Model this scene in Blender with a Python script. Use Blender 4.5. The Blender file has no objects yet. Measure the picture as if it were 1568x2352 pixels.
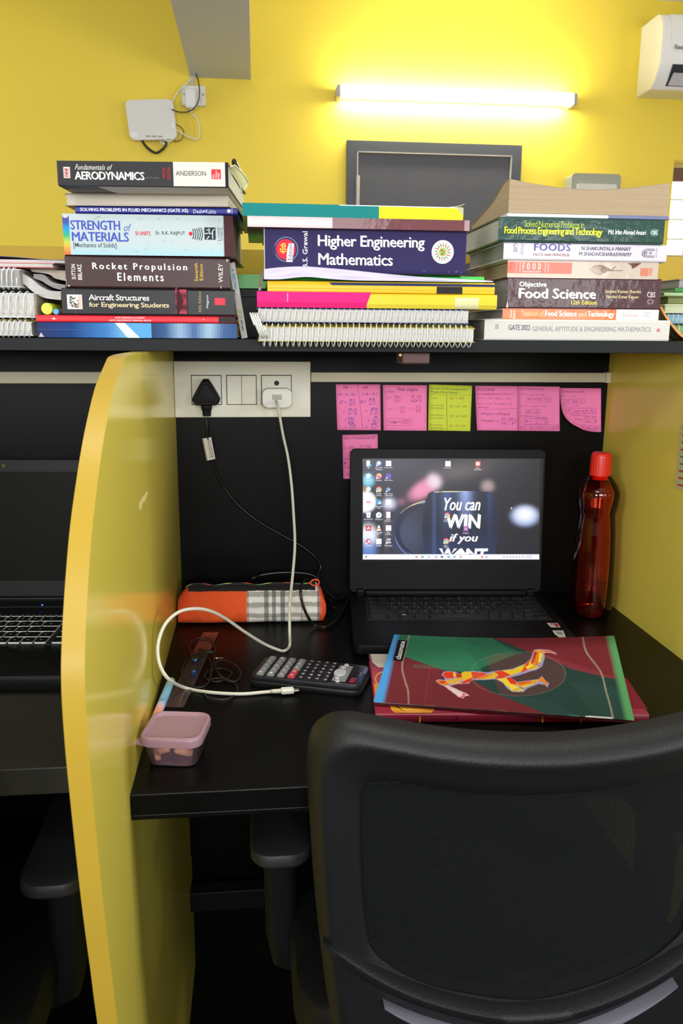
import bpy, math, random
import numpy as np
from mathutils import Matrix, Vector
random.seed(7)
rng = np.random.RandomState(3)
S = bpy.context.scene
COL = S.collection
PI = math.pi

# ------------------------------------------------------------ camera
FPX = 1890.0
CAMP = np.array([0.0, 0.0, 1.22])
YAW, PITCH, ROLL = [math.radians(a) for a in (5.9, 12.35, 0.4)]
cF = np.array([math.sin(YAW)*math.cos(PITCH), math.cos(YAW)*math.cos(PITCH), -math.sin(PITCH)])
_R0 = np.array([math.cos(YAW), -math.sin(YAW), 0.0]); _U0 = np.cross(_R0, cF)
cR = math.cos(ROLL)*_R0 + math.sin(ROLL)*_U0
cU = np.cross(cR, cF)
cam = bpy.data.cameras.new('camera')
cam.sensor_fit = 'HORIZONTAL'; cam.sensor_width = 14.9
cam.lens = 14.9*FPX/1568.0
cam.clip_start = 0.05; cam.clip_end = 100
cam.dof.use_dof = True; cam.dof.focus_distance = 1.2; cam.dof.aperture_fstop = 7.0
camo = bpy.data.objects.new('camera', cam); COL.objects.link(camo)
camo.matrix_world = Matrix(((cR[0], cU[0], -cF[0], CAMP[0]), (cR[1], cU[1], -cF[1], CAMP[1]),
                            (cR[2], cU[2], -cF[2], CAMP[2]), (0, 0, 0, 1)))
S.camera = camo

# ------------------------------------------------------------ world, lights, exposure
S.view_settings.view_transform = 'Standard'; S.view_settings.look = 'None'
S.view_settings.gamma = 1.0; S.view_settings.use_curve_mapping = False
S.view_settings.exposure = 0.0
W = bpy.data.worlds.new('daylight'); S.world = W; W.use_nodes = True
W.node_tree.nodes['Background'].inputs[0].default_value = (0.93, 0.96, 1.0, 1)
W.node_tree.nodes['Background'].inputs[1].default_value = 0.36
def area(name, loc, rot, sx, sy, power, col=(1, 1, 1)):
    l = bpy.data.lights.new(name, 'AREA'); l.shape = 'RECTANGLE'; l.size = sx; l.size_y = sy
    l.energy = power; l.color = col
    o = bpy.data.objects.new(name, l); COL.objects.link(o); o.location = loc; o.rotation_euler = rot
    return o
area('overhead_tube_light', (0.1, 1.02, 2.72), (0, 0, 0), 1.2, 0.12, 26, (1, 0.97, 0.9))
area('rear_tube_light', (-0.7, -0.9, 2.5), (math.radians(38), 0, math.radians(-22)), 1.2, 0.25, 14, (1, 0.98, 0.95))
def aim(loc, tgt):
    return (Vector(tgt)-Vector(loc)).to_track_quat('-Z', 'Y').to_euler()
area('right_side_window', (2.4, -0.41, 1.42), aim((2.4, -0.41, 1.42), (-0.137, 0.9, 1.0)), 0.4, 0.6, 35, (0.98, 0.99, 1.0))
area('rear_left_window', (-1.15, -1.2, 1.5), aim((-1.15, -1.2, 1.5), (0.5, 1.4, 1.0)), 0.5, 0.5, 22, (0.98, 0.99, 1.0))
area('rear_window', (0.05, -1.7, 1.62), aim((0.05, -1.7, 1.62), (0.2, 1.4, 1.0)), 1.0, 0.6, 38, (0.98, 0.99, 1.0))
area('rear_right_window', (1.38, -1.7, 1.45), aim((1.38, -1.7, 1.45), (0.0, 1.4, 1.0)), 0.5, 0.42, 13, (0.98, 0.99, 1.0))
area('left_window_daylight', (-2.9, 2.6, 1.9), (math.radians(90), 0, math.radians(-90)), 1.6, 1.4, 27, (0.95, 0.98, 1.0))
area('right_window_daylight', (3.0, 1.9, 1.8), (math.radians(90), 0, math.radians(90)), 1.4, 1.4, 22, (0.95, 0.98, 1.0))

# ------------------------------------------------------------ pixel helpers (photograph pixel -> point in the room)
def ray(x, y): return (x-784.0)/FPX*cR - (y-1176.0)/FPX*cU + cF
def at(x, y, ax, v):
    d = ray(x, y); return CAMP + d*((v-CAMP[ax])/d[ax])
def aY(x, y, Y): return at(x, y, 1, Y)
def aZ(x, y, Z=0.7515): return at(x, y, 2, Z)
def on_plane(x, y, p0, n):
    d = ray(x, y); return CAMP + d*(np.dot(np.array(p0)-CAMP, n)/np.dot(d, n))
def project(P):
    q = P - CAMP; w = q@cF
    return 784+FPX*(q@cR)/w, 1176-FPX*(q@cU)/w

# ------------------------------------------------------------ colour and materials
def lin(c):
    if isinstance(c, str): c = [int(c[i:i+2], 16) for i in (0, 2, 4)]
    c = [v/255.0 for v in c[:3]]
    return tuple(v/12.92 if v <= 0.04045 else ((v+0.055)/1.055)**2.4 for v in c)
_mats = {}
def M(name, col='808080', rough=0.5, metal=0.0, coat=0.0, bump=0.0, bscale=60.0, var=0.0, vscale=8.0,
      emit=None, estr=1.0, spec=0.5, attr=False, stretch=None, coatr=0.05):
    if name in _mats: return _mats[name]
    m = bpy.data.materials.new(name); m.use_nodes = True; nt = m.node_tree; N = nt.nodes; L = nt.links
    b = N['Principled BSDF']
    c = lin(col); b.inputs['Base Color'].default_value = (*c, 1)
    b.inputs['Roughness'].default_value = rough; b.inputs['Metallic'].default_value = metal
    b.inputs['Coat Weight'].default_value = coat; b.inputs['Coat Roughness'].default_value = coatr
    b.inputs['Specular IOR Level'].default_value = spec
    tc = N.new('ShaderNodeTexCoord'); mp = N.new('ShaderNodeMapping'); L.new(tc.outputs['Object'], mp.inputs[0])
    if stretch: mp.inputs['Scale'].default_value = stretch
    if attr:
        a = N.new('ShaderNodeAttribute'); a.attribute_name = 'Col'; L.new(a.outputs['Color'], b.inputs['Base Color'])
        if emit:
            L.new(a.outputs['Color'], b.inputs['Emission Color']); b.inputs['Emission Strength'].default_value = estr
            b.inputs['Base Color'].default_value = (0.01, 0.01, 0.01, 1)
            for l in list(b.inputs['Base Color'].links): L.remove(l)
    elif emit:
        b.inputs['Emission Color'].default_value = (*lin(emit), 1); b.inputs['Emission Strength'].default_value = estr
    if var > 0 and not attr:
        n = N.new('ShaderNodeTexNoise'); n.inputs['Scale'].default_value = vscale; n.inputs['Detail'].default_value = 6
        L.new(mp.outputs[0], n.inputs['Vector'])
        r = N.new('ShaderNodeMapRange'); r.inputs[3].default_value = 1-var; r.inputs[4].default_value = 1+var
        L.new(n.outputs['Fac'], r.inputs[0])
        x = N.new('ShaderNodeVectorMath'); x.operation = 'SCALE'; x.inputs[0].default_value = c
        L.new(r.outputs[0], x.inputs['Scale']); L.new(x.outputs[0], b.inputs['Base Color'])
    if bump > 0:
        n = N.new('ShaderNodeTexNoise'); n.inputs['Scale'].default_value = bscale; n.inputs['Detail'].default_value = 3
        L.new(mp.outputs[0], n.inputs['Vector'])
        bm = N.new('ShaderNodeBump'); bm.inputs['Strength'].default_value = bump; bm.inputs['Distance'].default_value = 0.002
        L.new(n.outputs['Fac'], bm.inputs['Height']); L.new(bm.outputs[0], b.inputs['Normal'])
        if coat > 0: L.new(bm.outputs[0], b.inputs['Coat Normal'])
    _mats[name] = m
    return m
def clear_mat(name, col, ior=1.4, gr=0.05, haze=0.0, hcol='ffffff'):
    """clear coloured plastic: tinted see-through body with a Fresnel gloss"""
    if name in _mats: return _mats[name]
    m = bpy.data.materials.new(name); m.use_nodes = True; nt = m.node_tree; N = nt.nodes; L = nt.links
    N.remove(N['Principled BSDF'])
    t = N.new('ShaderNodeBsdfTransparent'); t.inputs[0].default_value = (*lin(col), 1)
    g = N.new('ShaderNodeBsdfGlossy'); g.inputs['Roughness'].default_value = gr
    f = N.new('ShaderNodeFresnel'); f.inputs[0].default_value = ior
    x = N.new('ShaderNodeMixShader'); L.new(f.outputs[0], x.inputs[0]); L.new(g.outputs[0], x.inputs[2])
    if haze > 0:
        df = N.new('ShaderNodeBsdfDiffuse'); df.inputs[0].default_value = (*lin(hcol), 1); hx = N.new('ShaderNodeMixShader'); hx.inputs[0].default_value = haze
        L.new(t.outputs[0], hx.inputs[1]); L.new(df.outputs[0], hx.inputs[2]); L.new(hx.outputs[0], x.inputs[1])
    else: L.new(t.outputs[0], x.inputs[1])
    L.new(x.outputs[0], N['Material Output'].inputs[0])
    _mats[name] = m
    return m
def page_mat(name, col):
    """page edges: fine horizontal lines across the block"""
    if name in _mats: return _mats[name]
    m = M(name, col, 0.9); nt = m.node_tree; N = nt.nodes; L = nt.links; b = N['Principled BSDF']
    tc = N['Texture Coordinate']; mp = N.new('ShaderNodeMapping'); mp.inputs['Scale'].default_value = (6, 6, 900)
    L.new(tc.outputs['Object'], mp.inputs[0])
    n = N.new('ShaderNodeTexNoise'); n.inputs['Scale'].default_value = 1.0; n.inputs['Detail'].default_value = 5
    L.new(mp.outputs[0], n.inputs['Vector'])
    r = N.new('ShaderNodeMapRange'); r.inputs[3].default_value = 0.72; r.inputs[4].default_value = 1.14; L.new(n.outputs['Fac'], r.inputs[0])
    x = N.new('ShaderNodeVectorMath'); x.operation = 'SCALE'; x.inputs[0].default_value = lin(col)
    L.new(r.outputs[0], x.inputs['Scale']); L.new(x.outputs[0], b.inputs['Base Color'])
    bm = N.new('ShaderNodeBump'); bm.inputs['Strength'].default_value = 0.5; bm.inputs['Distance'].default_value = 0.0006
    L.new(n.outputs['Fac'], bm.inputs['Height']); L.new(bm.outputs[0], b.inputs['Normal'])
    return m

PRINT = M('ink_print', rough=0.55, attr=True, spec=0.08)
PRINTM = M('ink_print_matt', rough=0.7, attr=True)
SCREEN = M('lit_screen', rough=0.3, attr=True, emit='ffffff', estr=1.05)
WALLY = M('yellow_wall_paint', 'ecd246', 0.55, var=0.05, vscale=1.5, bump=0.15, bscale=30)
LAMY = M('yellow_laminate', 'e0cf58', 0.16, var=0.02, vscale=3, spec=0.4)
EDGEY = M('yellow_edge_band', 'ab8e30', 0.35, spec=0.3)
BLACKLAM = M('black_laminate', '090909', 0.35, bump=0.04, bscale=500, spec=0.13)
SHELFLAM = M('dark_grey_laminate', '191b1d', 0.5, spec=0.15)
WHITEPL = M('white_plastic', 'e9e6d6', 0.3)
WHITE2 = M('cool_white_plastic', 'e8e8ea', 0.35)
BLACKPL = M('black_plastic', '0a0a0a', 0.4, spec=0.2)
LAPPL = M('laptop_charcoal_plastic', '0d0e10', 0.5, spec=0.18, bump=0.05, bscale=900)
DARKPL = M('dark_grey_plastic', '141517', 0.45, spec=0.15)

# ------------------------------------------------------------ object helpers
INV = {}
def tag(o, label=None, cat=None, group=None, kind=None):
    for k, v in (('label', label), ('category', cat), ('group', group), ('kind', kind)):
        if v: o[k] = v
    return o
def thing(name, loc, label, cat, rz=0.0, group=None):
    o = bpy.data.objects.new(name, None); COL.objects.link(o); o.empty_display_size = 0.02
    o.location = tuple(float(v) for v in loc); o.rotation_euler = (0, 0, rz)
    INV[o.name] = (Matrix.Translation(Vector(o.location)) @ Matrix.Rotation(rz, 4, 'Z')).inverted()
    return tag(o, label, cat, group)
def obj(name, vf, mat, parent=None, world=False, smooth=False, label=None, mi=None):
    V, Fc = vf[0], vf[1]
    V = [tuple(float(c) for c in v) for v in V]
    if world and parent is not None:
        I = INV[parent.name]; V = [tuple(I @ Vector(v)) for v in V]
    me = bpy.data.meshes.new(name); me.from_pydata(V, [], [tuple(int(i) for i in f) for f in Fc])
    for m in (mat if isinstance(mat, (list, tuple)) else [mat]): me.materials.append(m)
    if mi is not None: me.polygons.foreach_set('material_index', mi)
    if smooth:
        me.polygons.foreach_set('use_smooth', [True]*len(me.polygons))
        if smooth != 'all':
            try: me.set_sharp_from_angle(angle=math.radians(smooth if isinstance(smooth, (int, float)) and smooth > 2 else 40))
            except Exception: pass
    me.update()
    o = bpy.data.objects.new(name, me); COL.objects.link(o)
    if parent is not None:
        o.parent = parent
        if parent.name in INV: INV[o.name] = INV[parent.name]
    if label: o['label'] = label
    return o
def struct(name, vf, mat, **k):
    o = obj(name, vf, mat, **k); o['kind'] = 'structure'; INV[o.name] = Matrix.Identity(4); return o
def join(*parts):
    V = []; Fc = []
    for v, f in parts:
        n = len(V); V += list(v); Fc += [tuple(i+n for i in q) for q in f]
    return V, Fc
def box(x0, y0, z0, x1, y1, z1):
    V = [(x0, y0, z0), (x1, y0, z0), (x1, y1, z0), (x0, y1, z0), (x0, y0, z1), (x1, y0, z1), (x1, y1, z1), (x0, y1, z1)]
    return V, [(0, 3, 2, 1), (4, 5, 6, 7), (0, 1, 5, 4), (1, 2, 6, 5), (2, 3, 7, 6), (3, 0, 4, 7)]
def bbox(x0, y0, z0, x1, y1, z1, b=0.001, seg=2):
    """bevelled box"""
    import bmesh
    bm = bmesh.new(); V, Fc = box(x0, y0, z0, x1, y1, z1)
    vs = [bm.verts.new(v) for v in V]
    for f in Fc: bm.faces.new([vs[i] for i in f])
    b = min(b, 0.45*min(abs(x1-x0), abs(y1-y0), abs(z1-z0)))
    bmesh.ops.bevel(bm, geom=bm.edges[:], offset=b, segments=seg, affect='EDGES', profile=0.5)
    bm.verts.index_update()
    r = ([tuple(v.co) for v in bm.verts], [tuple(v.index for v in f.verts) for f in bm.faces]); bm.free(); return r
def xf(vf, loc=(0, 0, 0), rz=0.0, rx=0.0, ry=0.0, s=1.0):
    m = Matrix.Translation(Vector(loc)) @ Matrix.Rotation(rz, 4, 'Z') @ Matrix.Rotation(ry, 4, 'Y') @ Matrix.Rotation(rx, 4, 'X') @ Matrix.Scale(s, 4)
    return [tuple(m @ Vector(v)) for v in vf[0]], vf[1]
def prism(poly, a0, a1, axis='x'):
    """poly: 2-D outline; axis x -> (y,z) outline, y -> (x,z), z -> (x,y)"""
    n = len(poly)
    def p(q, a): return {'x': (a, q[0], q[1]), 'y': (q[0], a, q[1]), 'z': (q[0], q[1], a)}[axis]
    V = [p(q, a0) for q in poly] + [p(q, a1) for q in poly]
    return V, [tuple(range(n))[::-1], tuple(range(n, 2*n))] + [(i, (i+1) % n, n+(i+1) % n, n+i) for i in range(n)]
def rrect(cx, cy, w, h, r, n=6):
    P = []
    for sx, sy, a0 in ((1, 1, 0), (-1, 1, 90), (-1, -1, 180), (1, -1, 270)):
        for k in range(n+1):
            a = math.radians(a0+90*k/n)
            P.append((cx+sx*(w/2-r)+r*math.cos(a), cy+sy*(h/2-r)+r*math.sin(a)))
    return P
def slab(poly, z0, z1, b=0.001):
    """prism with chamfered rims, outline in x,y"""
    c = np.mean(np.array(poly), axis=0); pp = np.array(poly)
    def inset(d):
        q = pp-c; l = np.linalg.norm(q, axis=1, keepdims=True); return c+q*(1-d/np.maximum(l, 1e-6))
    rings = [(inset(b), z0), (pp, z0+b), (pp, z1-b), (inset(b*0.3), z1-b*0.3), (inset(b), z1)]
    return loft([[(x, y, z) for x, y in r] for r, z in rings])
def loft(rings, closed=True, caps=True):
    n = len(rings[0]); V = [p for r in rings for p in r]; Fc = []
    for k in range(len(rings)-1):
        for i in range(n if closed else n-1):
            j = (i+1) % n; Fc.append((k*n+i, k*n+j, (k+1)*n+j, (k+1)*n+i))
    if caps: Fc.append(tuple(range(n))[::-1]); Fc.append(tuple(range(len(V)-n, len(V))))
    return V, Fc
def lathe(prof, n=32, caps=True):
    return loft([[(r*math.cos(2*PI*i/n), r*math.sin(2*PI*i/n), z) for i in range(n)] for r, z in prof], caps=caps)
def spline(P, k=8, closed=False):
    P = [np.array(p, float) for p in P]; n = len(P); out = []
    if n < 3: return P
    R_ = range(n) if closed else range(n-1)
    for i in R_:
        g = (lambda j: P[j % n]) if closed else (lambda j: P[min(max(j, 0), n-1)])
        a, b, c, d = g(i-1), g(i), g(i+1), g(i+2)
        for s in range(k):
            t = s/k
            out.append(0.5*((2*b)+(c-a)*t+(2*a-5*b+4*c-d)*t*t+(3*b-a-3*c+d)*t**3))
    if not closed: out.append(P[-1])
    return out
def tube(P, r, n=8, closed=False, caps=True, flat=1.0):
    P = [np.array(p, float) for p in P]; m = len(P); rings = []; up = None
    for i in range(m):
        a = P[(i-1) % m] if (closed or i > 0) else P[i]; b = P[(i+1) % m] if (closed or i < m-1) else P[i]
        t = b-a; t = t/max(np.linalg.norm(t), 1e-9)
        if up is None:
            up = np.array([0, 0, 1.0]) if abs(t[2]) < 0.9 else np.array([0, 1.0, 0])
        u = up-t*np.dot(up, t); u /= max(np.linalg.norm(u), 1e-9); up = u; w = np.cross(t, u)
        rr = r[i] if hasattr(r, '__len__') else r
        rings.append([tuple(P[i]+rr*(math.cos(2*PI*k/n)*w+flat*math.sin(2*PI*k/n)*u)) for k in range(n)])
    if closed: rings.append(rings[0])
    return loft(rings, caps=caps and not closed)

# ------------------------------------------------------------ flat print and lettering
_txt = {}
def text_poly(s, bold=0.0, shear=0.0, space=1.0):
    k = (s, bold, shear, space)
    if k in _txt: return _txt[k]
    c = bpy.data.curves.new('t', 'FONT'); c.body = s; c.offset = bold; c.shear = shear; c.resolution_u = 2
    c.space_character = space; c.size = 1.0; c.align_x = 'CENTER' if '\n' in s else 'LEFT'
    o = bpy.data.objects.new('t', c)
    me = bpy.data.meshes.new_from_object(o)
    V = np.array([v.co[:2] for v in me.vertices]) if len(me.vertices) else np.zeros((0, 2))
    Fc = [tuple(p.vertices) for p in me.polygons]
    bpy.data.objects.remove(o); bpy.data.curves.remove(c); bpy.data.meshes.remove(me)
    if len(V):
        V = (V-V.min(0))/np.maximum(V.max(0)-V.min(0), 1e-6)
    _txt[k] = (V, Fc); return _txt[k]
class Ink:
    """flat coloured print laid on a surface; fn(px, py, layer) -> point"""
    def __init__(s, fn): s.fn = fn; s.V = []; s.F = []; s.C = []; s.l = 0
    def poly(s, pts, col):
        n = len(s.V); s.l += 1
        s.V += [s.fn(x, y, s.l) for x, y in pts]; s.F.append(tuple(range(n, n+len(pts)))); s.C.append(lin(col))
    def rect(s, x0, y0, x1, y1, col): s.poly([(x0, y1), (x1, y1), (x1, y0), (x0, y0)], col)
    def ell(s, cx, cy, rx, ry, col, n=24):
        s.poly([(cx+rx*math.cos(2*PI*i/n), cy-ry*math.sin(2*PI*i/n)) for i in range(n)], col)
    def grad(s, x0, y0, x1, y1, cols, vert=True, n=24):
        cl = np.array([lin(c) for c in cols]); s.l += 1
        for i in range(n):
            t = (i+0.5)/n*(len(cl)-1); k = min(int(t), len(cl)-2); c = cl[k]*(1-(t-k))+cl[k+1]*(t-k)
            if vert: q = [(x0, y0+(y1-y0)*(i+1)/n), (x1, y0+(y1-y0)*(i+1)/n), (x1, y0+(y1-y0)*i/n), (x0, y0+(y1-y0)*i/n)]
            else: q = [(x0+(x1-x0)*i/n, y1), (x0+(x1-x0)*(i+1)/n, y1), (x0+(x1-x0)*(i+1)/n, y0), (x0+(x1-x0)*i/n, y0)]
            m = len(s.V); s.V += [s.fn(x, y, s.l) for x, y in q]; s.F.append((m, m+1, m+2, m+3)); s.C.append(tuple(c))
    def line(s, pts, w, col):
        for (a, b), (c, d) in zip(pts[:-1], pts[1:]):
            dx, dy = c-a, d-b; l = math.hypot(dx, dy) or 1; nx, ny = -dy/l*w/2, dx/l*w/2
            s.poly([(a+nx, b+ny), (c+nx, d+ny), (c-nx, d-ny), (a-nx, b-ny)], col); s.l -= 1
        s.l += 1
    def text(s, t, x0, y0, x1, y1, col, bold=0.0, shear=0.0, rot=0, space=1.0):
        if bold > 0.008:      # heavier weight: the same word overprinted with hair-thin shifts
            e = bold*1.15*abs((y1-y0) if rot == 0 else (x1-x0))
            for a, b in ((-e, -e*.5), (e, e*.5)): s.text(t, x0+a, y0+b, x1+a, y1+b, col, 0.0, shear, rot, space)
            return
        V, Fc = text_poly(t, bold, shear, space)
        if not len(V): return
        if rot == 90: V = np.stack([1-V[:, 1], V[:, 0]], 1)
        elif rot == -90: V = np.stack([V[:, 1], 1-V[:, 0]], 1)
        n = len(s.V); s.l += 1
        s.V += [s.fn(x0+u*(x1-x0), y1+v*(y0-y1), s.l) for u, v in V]
        s.F += [tuple(i+n for i in f) for f in Fc]; s.C += [lin(col)]*len(Fc)
    def build(s, name, parent, mat=None, world=False, label=None):
        if not s.F: return None
        o = obj(name, (s.V, s.F), mat or PRINT, parent, world, label=label)
        paint(o, s.C); return o
def paint(o, face_cols):
    me = o.data; a = me.attributes.new('Col', 'FLOAT_COLOR', 'CORNER')
    tot = np.zeros(len(me.polygons), dtype=np.int32); me.polygons.foreach_get('loop_total', tot)
    c = np.repeat(np.array(face_cols, dtype=np.float32).reshape(-1, 3), tot, axis=0)
    a.data.foreach_set('color', np.concatenate([c, np.ones((len(c), 1), np.float32)], 1).ravel())
def paint_pt(o, cols):
    a = o.data.attributes.new('Col', 'FLOAT_COLOR', 'POINT')
    a.data.foreach_set('color', np.concatenate([np.asarray(cols, np.float32), np.ones((len(cols), 1), np.float32)], 1).ravel())
def inpoly(X, Y, P):
    r = np.zeros(X.shape, bool); n = len(P); j = n-1
    for i in range(n):
        xi, yi = P[i]; xj, yj = P[j]
        if yi != yj:
            r ^= ((yi > Y) != (yj > Y)) & (X < (xj-xi)*(Y-yi)/(yj-yi)+xi)
        j = i
    return r
def gridF(n, m):
    i = np.arange(n-1)[:, None]*m+np.arange(m-1)[None, :]
    return np.stack([i, i+m, i+m+1, i+1], -1).reshape(-1, 4)

# ============================================================ THE ROOM
XL, XR, YB, YW = -0.137, 0.620, 1.42, 4.25
ZS0, ZS1 = 1.1945, 1.2100           # overhead shelf board
ZC = 2.80
struct('floor', box(-3.2, -2.4, -0.05, 3.4, YW, 0), M('dark_floor', '0e0e0d', 0.5, var=0.15, spec=0.1))
struct('ceiling', box(-3.2, -2.4, ZC, 3.4, YW+0.1, ZC+0.1), M('white_ceiling_paint', 'd6d6d0', 0.8))
wp = aY(1548, 372, YW); wq = aY(1532, 590, YW)
wx0, wz1, wz0 = wp[0], aY(1552, 366, YW)[2], wq[2]
struct('wall_back', join(box(-3.2, YW, 0, wx0, YW+0.22, ZC), box(wx0, YW, 0, wx0+1.0, YW+0.22, wz0),
                         box(wx0, YW, wz1, wx0+1.0, YW+0.22, ZC), box(wx0+1.0, YW, 0, 3.4, YW+0.22, ZC)), WALLY)
struct('wall_left', join(box(-3.3, -2.4, 0, -3.2, 1.8, ZC), box(-3.3, 3.4, 0, -3.2, YW+0.1, ZC), box(-3.3, 1.8, 0, -3.2, 3.4, 1.2), box(-3.3, 1.8, 2.6, -3.2, 3.4, ZC)), WALLY)
struct('wall_right', join(box(3.4, -2.4, 0, 3.5, 1.2, ZC), box(3.4, 2.6, 0, 3.5, YW+0.1, ZC), box(3.4, 1.2, 0, 3.5, 2.6, 1.1), box(3.4, 1.2, 2.5, 3.5, 2.6, ZC)), WALLY)
bl = aY(437, 178, YW); br = aY(576, 178, YW)
struct('ceiling_beam', box(bl[0], -2.4, bl[2], br[0], YW, ZC), M('beam_white_paint', 'd2d6e2', 0.8))
# window_1 in the far wall, right
wn = struct('window_1', join(box(wx0, YW+0.10, wz0, wx0+0.02, YW+0.13, wz1), box(wx0+0.98, YW+0.10, wz0, wx0+1.0, YW+0.13, wz1),
            box(wx0, YW+0.10, wz0, wx0+1, YW+0.13, wz0+0.02), box(wx0, YW+0.10, wz1-0.02, wx0+1, YW+0.13, wz1)), M('window_frame_paint', 'c9bb74', 0.5))
obj('window_sill', bbox(wx0-0.02, YW-0.02, wz0-0.022, wx0+1.02, YW+0.1, wz0, 0.003), M('sill_stone', '9a8f95', 0.5), wn)
obj('lintel_panel', box(wx0+0.001, YW+0.11, wz1-0.085, wx0+0.99, YW+0.125, wz1-0.02), M('brown_panel', '6b4a48', 0.5), wn)
GR = M('white_grille', 'f4f2ee', 0.4)
for k in range(1, 7): obj('grille_bar', box(wx0+0.14*k-0.006, YW+0.09, wz0, wx0+0.14*k+0.006, YW+0.1, wz1-0.08), GR, wn)
for k in range(1, 4): obj('grille_bar', box(wx0, YW+0.085, wz0+(wz1-0.08-wz0)*k/4-0.005, wx0+1.0, YW+0.095, wz0+(wz1-0.08-wz0)*k/4+0.005), GR, wn)
obj('window_pane', box(wx0, YW+0.15, wz0, wx0+1.0, YW+0.154, wz1), M('sunlit_frosted_glass', 'ffffff', 0.3, emit='ffffff', estr=2.2), wn)
# door_1
DG = M('charcoal_door_paint', '4a4a52', 0.5, var=0.08, vscale=5); DG2 = M('charcoal_frame_paint', '43474f', 0.5)
d0 = aY(795, 326, YW); d1 = aY(1195, 335, YW); dz = (d0[2]+d1[2])/2; fwd = 0.05
door = struct('door_1', box(d0[0]+fwd+0.004, YW-0.018, 0.01, d1[0]-fwd-0.004, YW-0.002, dz-0.056), DG)
fr = obj('door_frame', join(box(d0[0], YW-0.03, 0, d0[0]+fwd, YW, dz), box(d1[0]-fwd, YW-0.03, 0, d1[0], YW, dz), box(d0[0]+fwd, YW-0.03, dz-0.05, d1[0]-fwd, YW, dz)), DG2, door)
wl = M('pale_chipped_edge', 'b9b3ad', 0.6)
obj('door_edge', join(box(d0[0]+fwd, YW-0.032, 0, d0[0]+fwd+0.005, YW-0.018, dz-0.05), box(d0[0]+fwd, YW-0.032, dz-0.054, d1[0]-fwd, YW-0.018, dz-0.05),
                      box(d1[0]-fwd-0.004, YW-0.032, 0, d1[0]-fwd, YW-0.018, dz-0.05)), wl, door)
for zz in (1.86, 1.0, 0.3):
    obj('hinge', tube([(d0[0]+fwd+0.004, YW-0.036, zz-0.1), (d0[0]+fwd+0.004, YW-0.036, zz+0.1)], 0.009, 8), wl, door, smooth=True)
# wall tube lamp
la = aY(775, 224, YW); lb = aY(1303, 236, YW); lz = (la[2]+lb[2])/2
t = thing('tube_lamp', ((la[0]+lb[0])/2, YW-0.02, lz), 'long glowing white tube lamp fixed to the yellow wall above the door', 'lamp')
hw = (lb[0]-la[0])/2
obj('lamp_housing', bbox(-hw, -0.020, -0.012, hw, 0.02, 0.012, 0.003), M('lamp_white', 'f0f0ee', 0.4), t)
gl = [(y*0.018-0.062, z*0.028) for y, z in [(math.cos(a), math.sin(a)) for a in np.linspace(0, 2*PI, 20, endpoint=False)]]
tb = obj('glowing_tube', prism(gl, -hw+0.012, hw-0.012, 'x'), M('tube_glow', 'ffffff', 0.5, emit='fffbe8', estr=58), t, smooth=50)
for s in (-1, 1): obj('end_cap', bbox(s*(hw+0.003)-0.010, -0.080, -0.026, s*(hw+0.003)+0.010, 0.02, 0.026, 0.004), M('lamp_cap', 'b0a9a8', 0.4), t)

# air conditioner
a0 = aY(1463, 225, YW); a1 = aY(1480, 62, YW)
z0, z1 = a0[2], a1[2]; dp = 0.23; x0 = a0[0]; h = z1-z0
t = thing('air_conditioner', (x0+0.42, YW, z0), 'white wall air conditioner with an open dark air outlet, high on the right', 'air conditioner')
prof = [(0, 0.0), (-0.15, 0.0), (-0.185, 0.03), (-dp, 0.10), (-dp-0.005, 0.2), (-dp, h-0.06), (-dp+0.03, h-0.015), (-dp+0.07, h), (0, h)]
acb = obj('housing', prism(prof, -0.42, 0.42, 'x'), M('ac_white', 'f0f0f6', 0.4), t, smooth=30)
obj('side_cover', prism([(p[0]*0.985, p[1]*0.985+0.002) for p in prof], -0.424, -0.42, 'x'), M('ac_cream', 'e6e4dc', 0.4), t)
obj('front_panel', prism([(-dp+0.002, 0.115), (-dp-0.012, 0.2), (-dp-0.008, h-0.06), (-dp+0.024, h-0.012), (-dp+0.03, h-0.02), (-dp+0.004, h-0.06)], -0.385, 0.40, 'x'), M('ac_white', ''), t, smooth=30)
obj('air_outlet', prism([(-0.165, 0.012), (-0.200, 0.040), (-dp+0.002, 0.088), (-dp+0.006, 0.092), (-0.15, 0.06)], -0.36, 0.36, 'x'), M('outlet_dark', '1d1e2a', 0.5), t)
obj('louvre', prism([(-0.176, 0.012), (-0.225, 0.052), (-0.22, 0.056), (-0.172, 0.018)], -0.35, 0.36, 'x'), M('louvre_white', 'c9c9dd', 0.4), t)
ik = Ink(lambda x, y, l: (-0.38+(x-1510)*0.0021, -dp-0.0135-l*1e-4, 0.16-(y-168)*0.0021+0.0)); ik.text('Fuson', 1516, 164, 1539, 173, '4a4a50', 0.02, 0.3); ik.build('logo', t)

# white dispenser on the wall behind the right stack
p0 = aY(1300, 404, YW-0.02); p1 = aY(1411, 404, YW-0.02)
t = thing('wall_dispenser', ((p0[0]+p1[0])/2, YW, p0[2]-0.32), 'pale grey dispenser with rounded rim on the yellow wall behind the right book stack', 'dispenser')
w = p1[0]-p0[0]
obj('rim', prism([(x, z) for x, z in rrect(0, 0.16, w, 0.32, 0.02)], -0.10, 0, 'y'), M('dispenser_grey', '9a9c90', 0.5), t, smooth=30)
obj('front_cover', prism([(x, z) for x, z in rrect(0, 0.135, w*0.8, 0.27, 0.008)], -0.115, -0.10, 'y'), M('dispenser_white', 'd4d2cc', 0.4), t)

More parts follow.
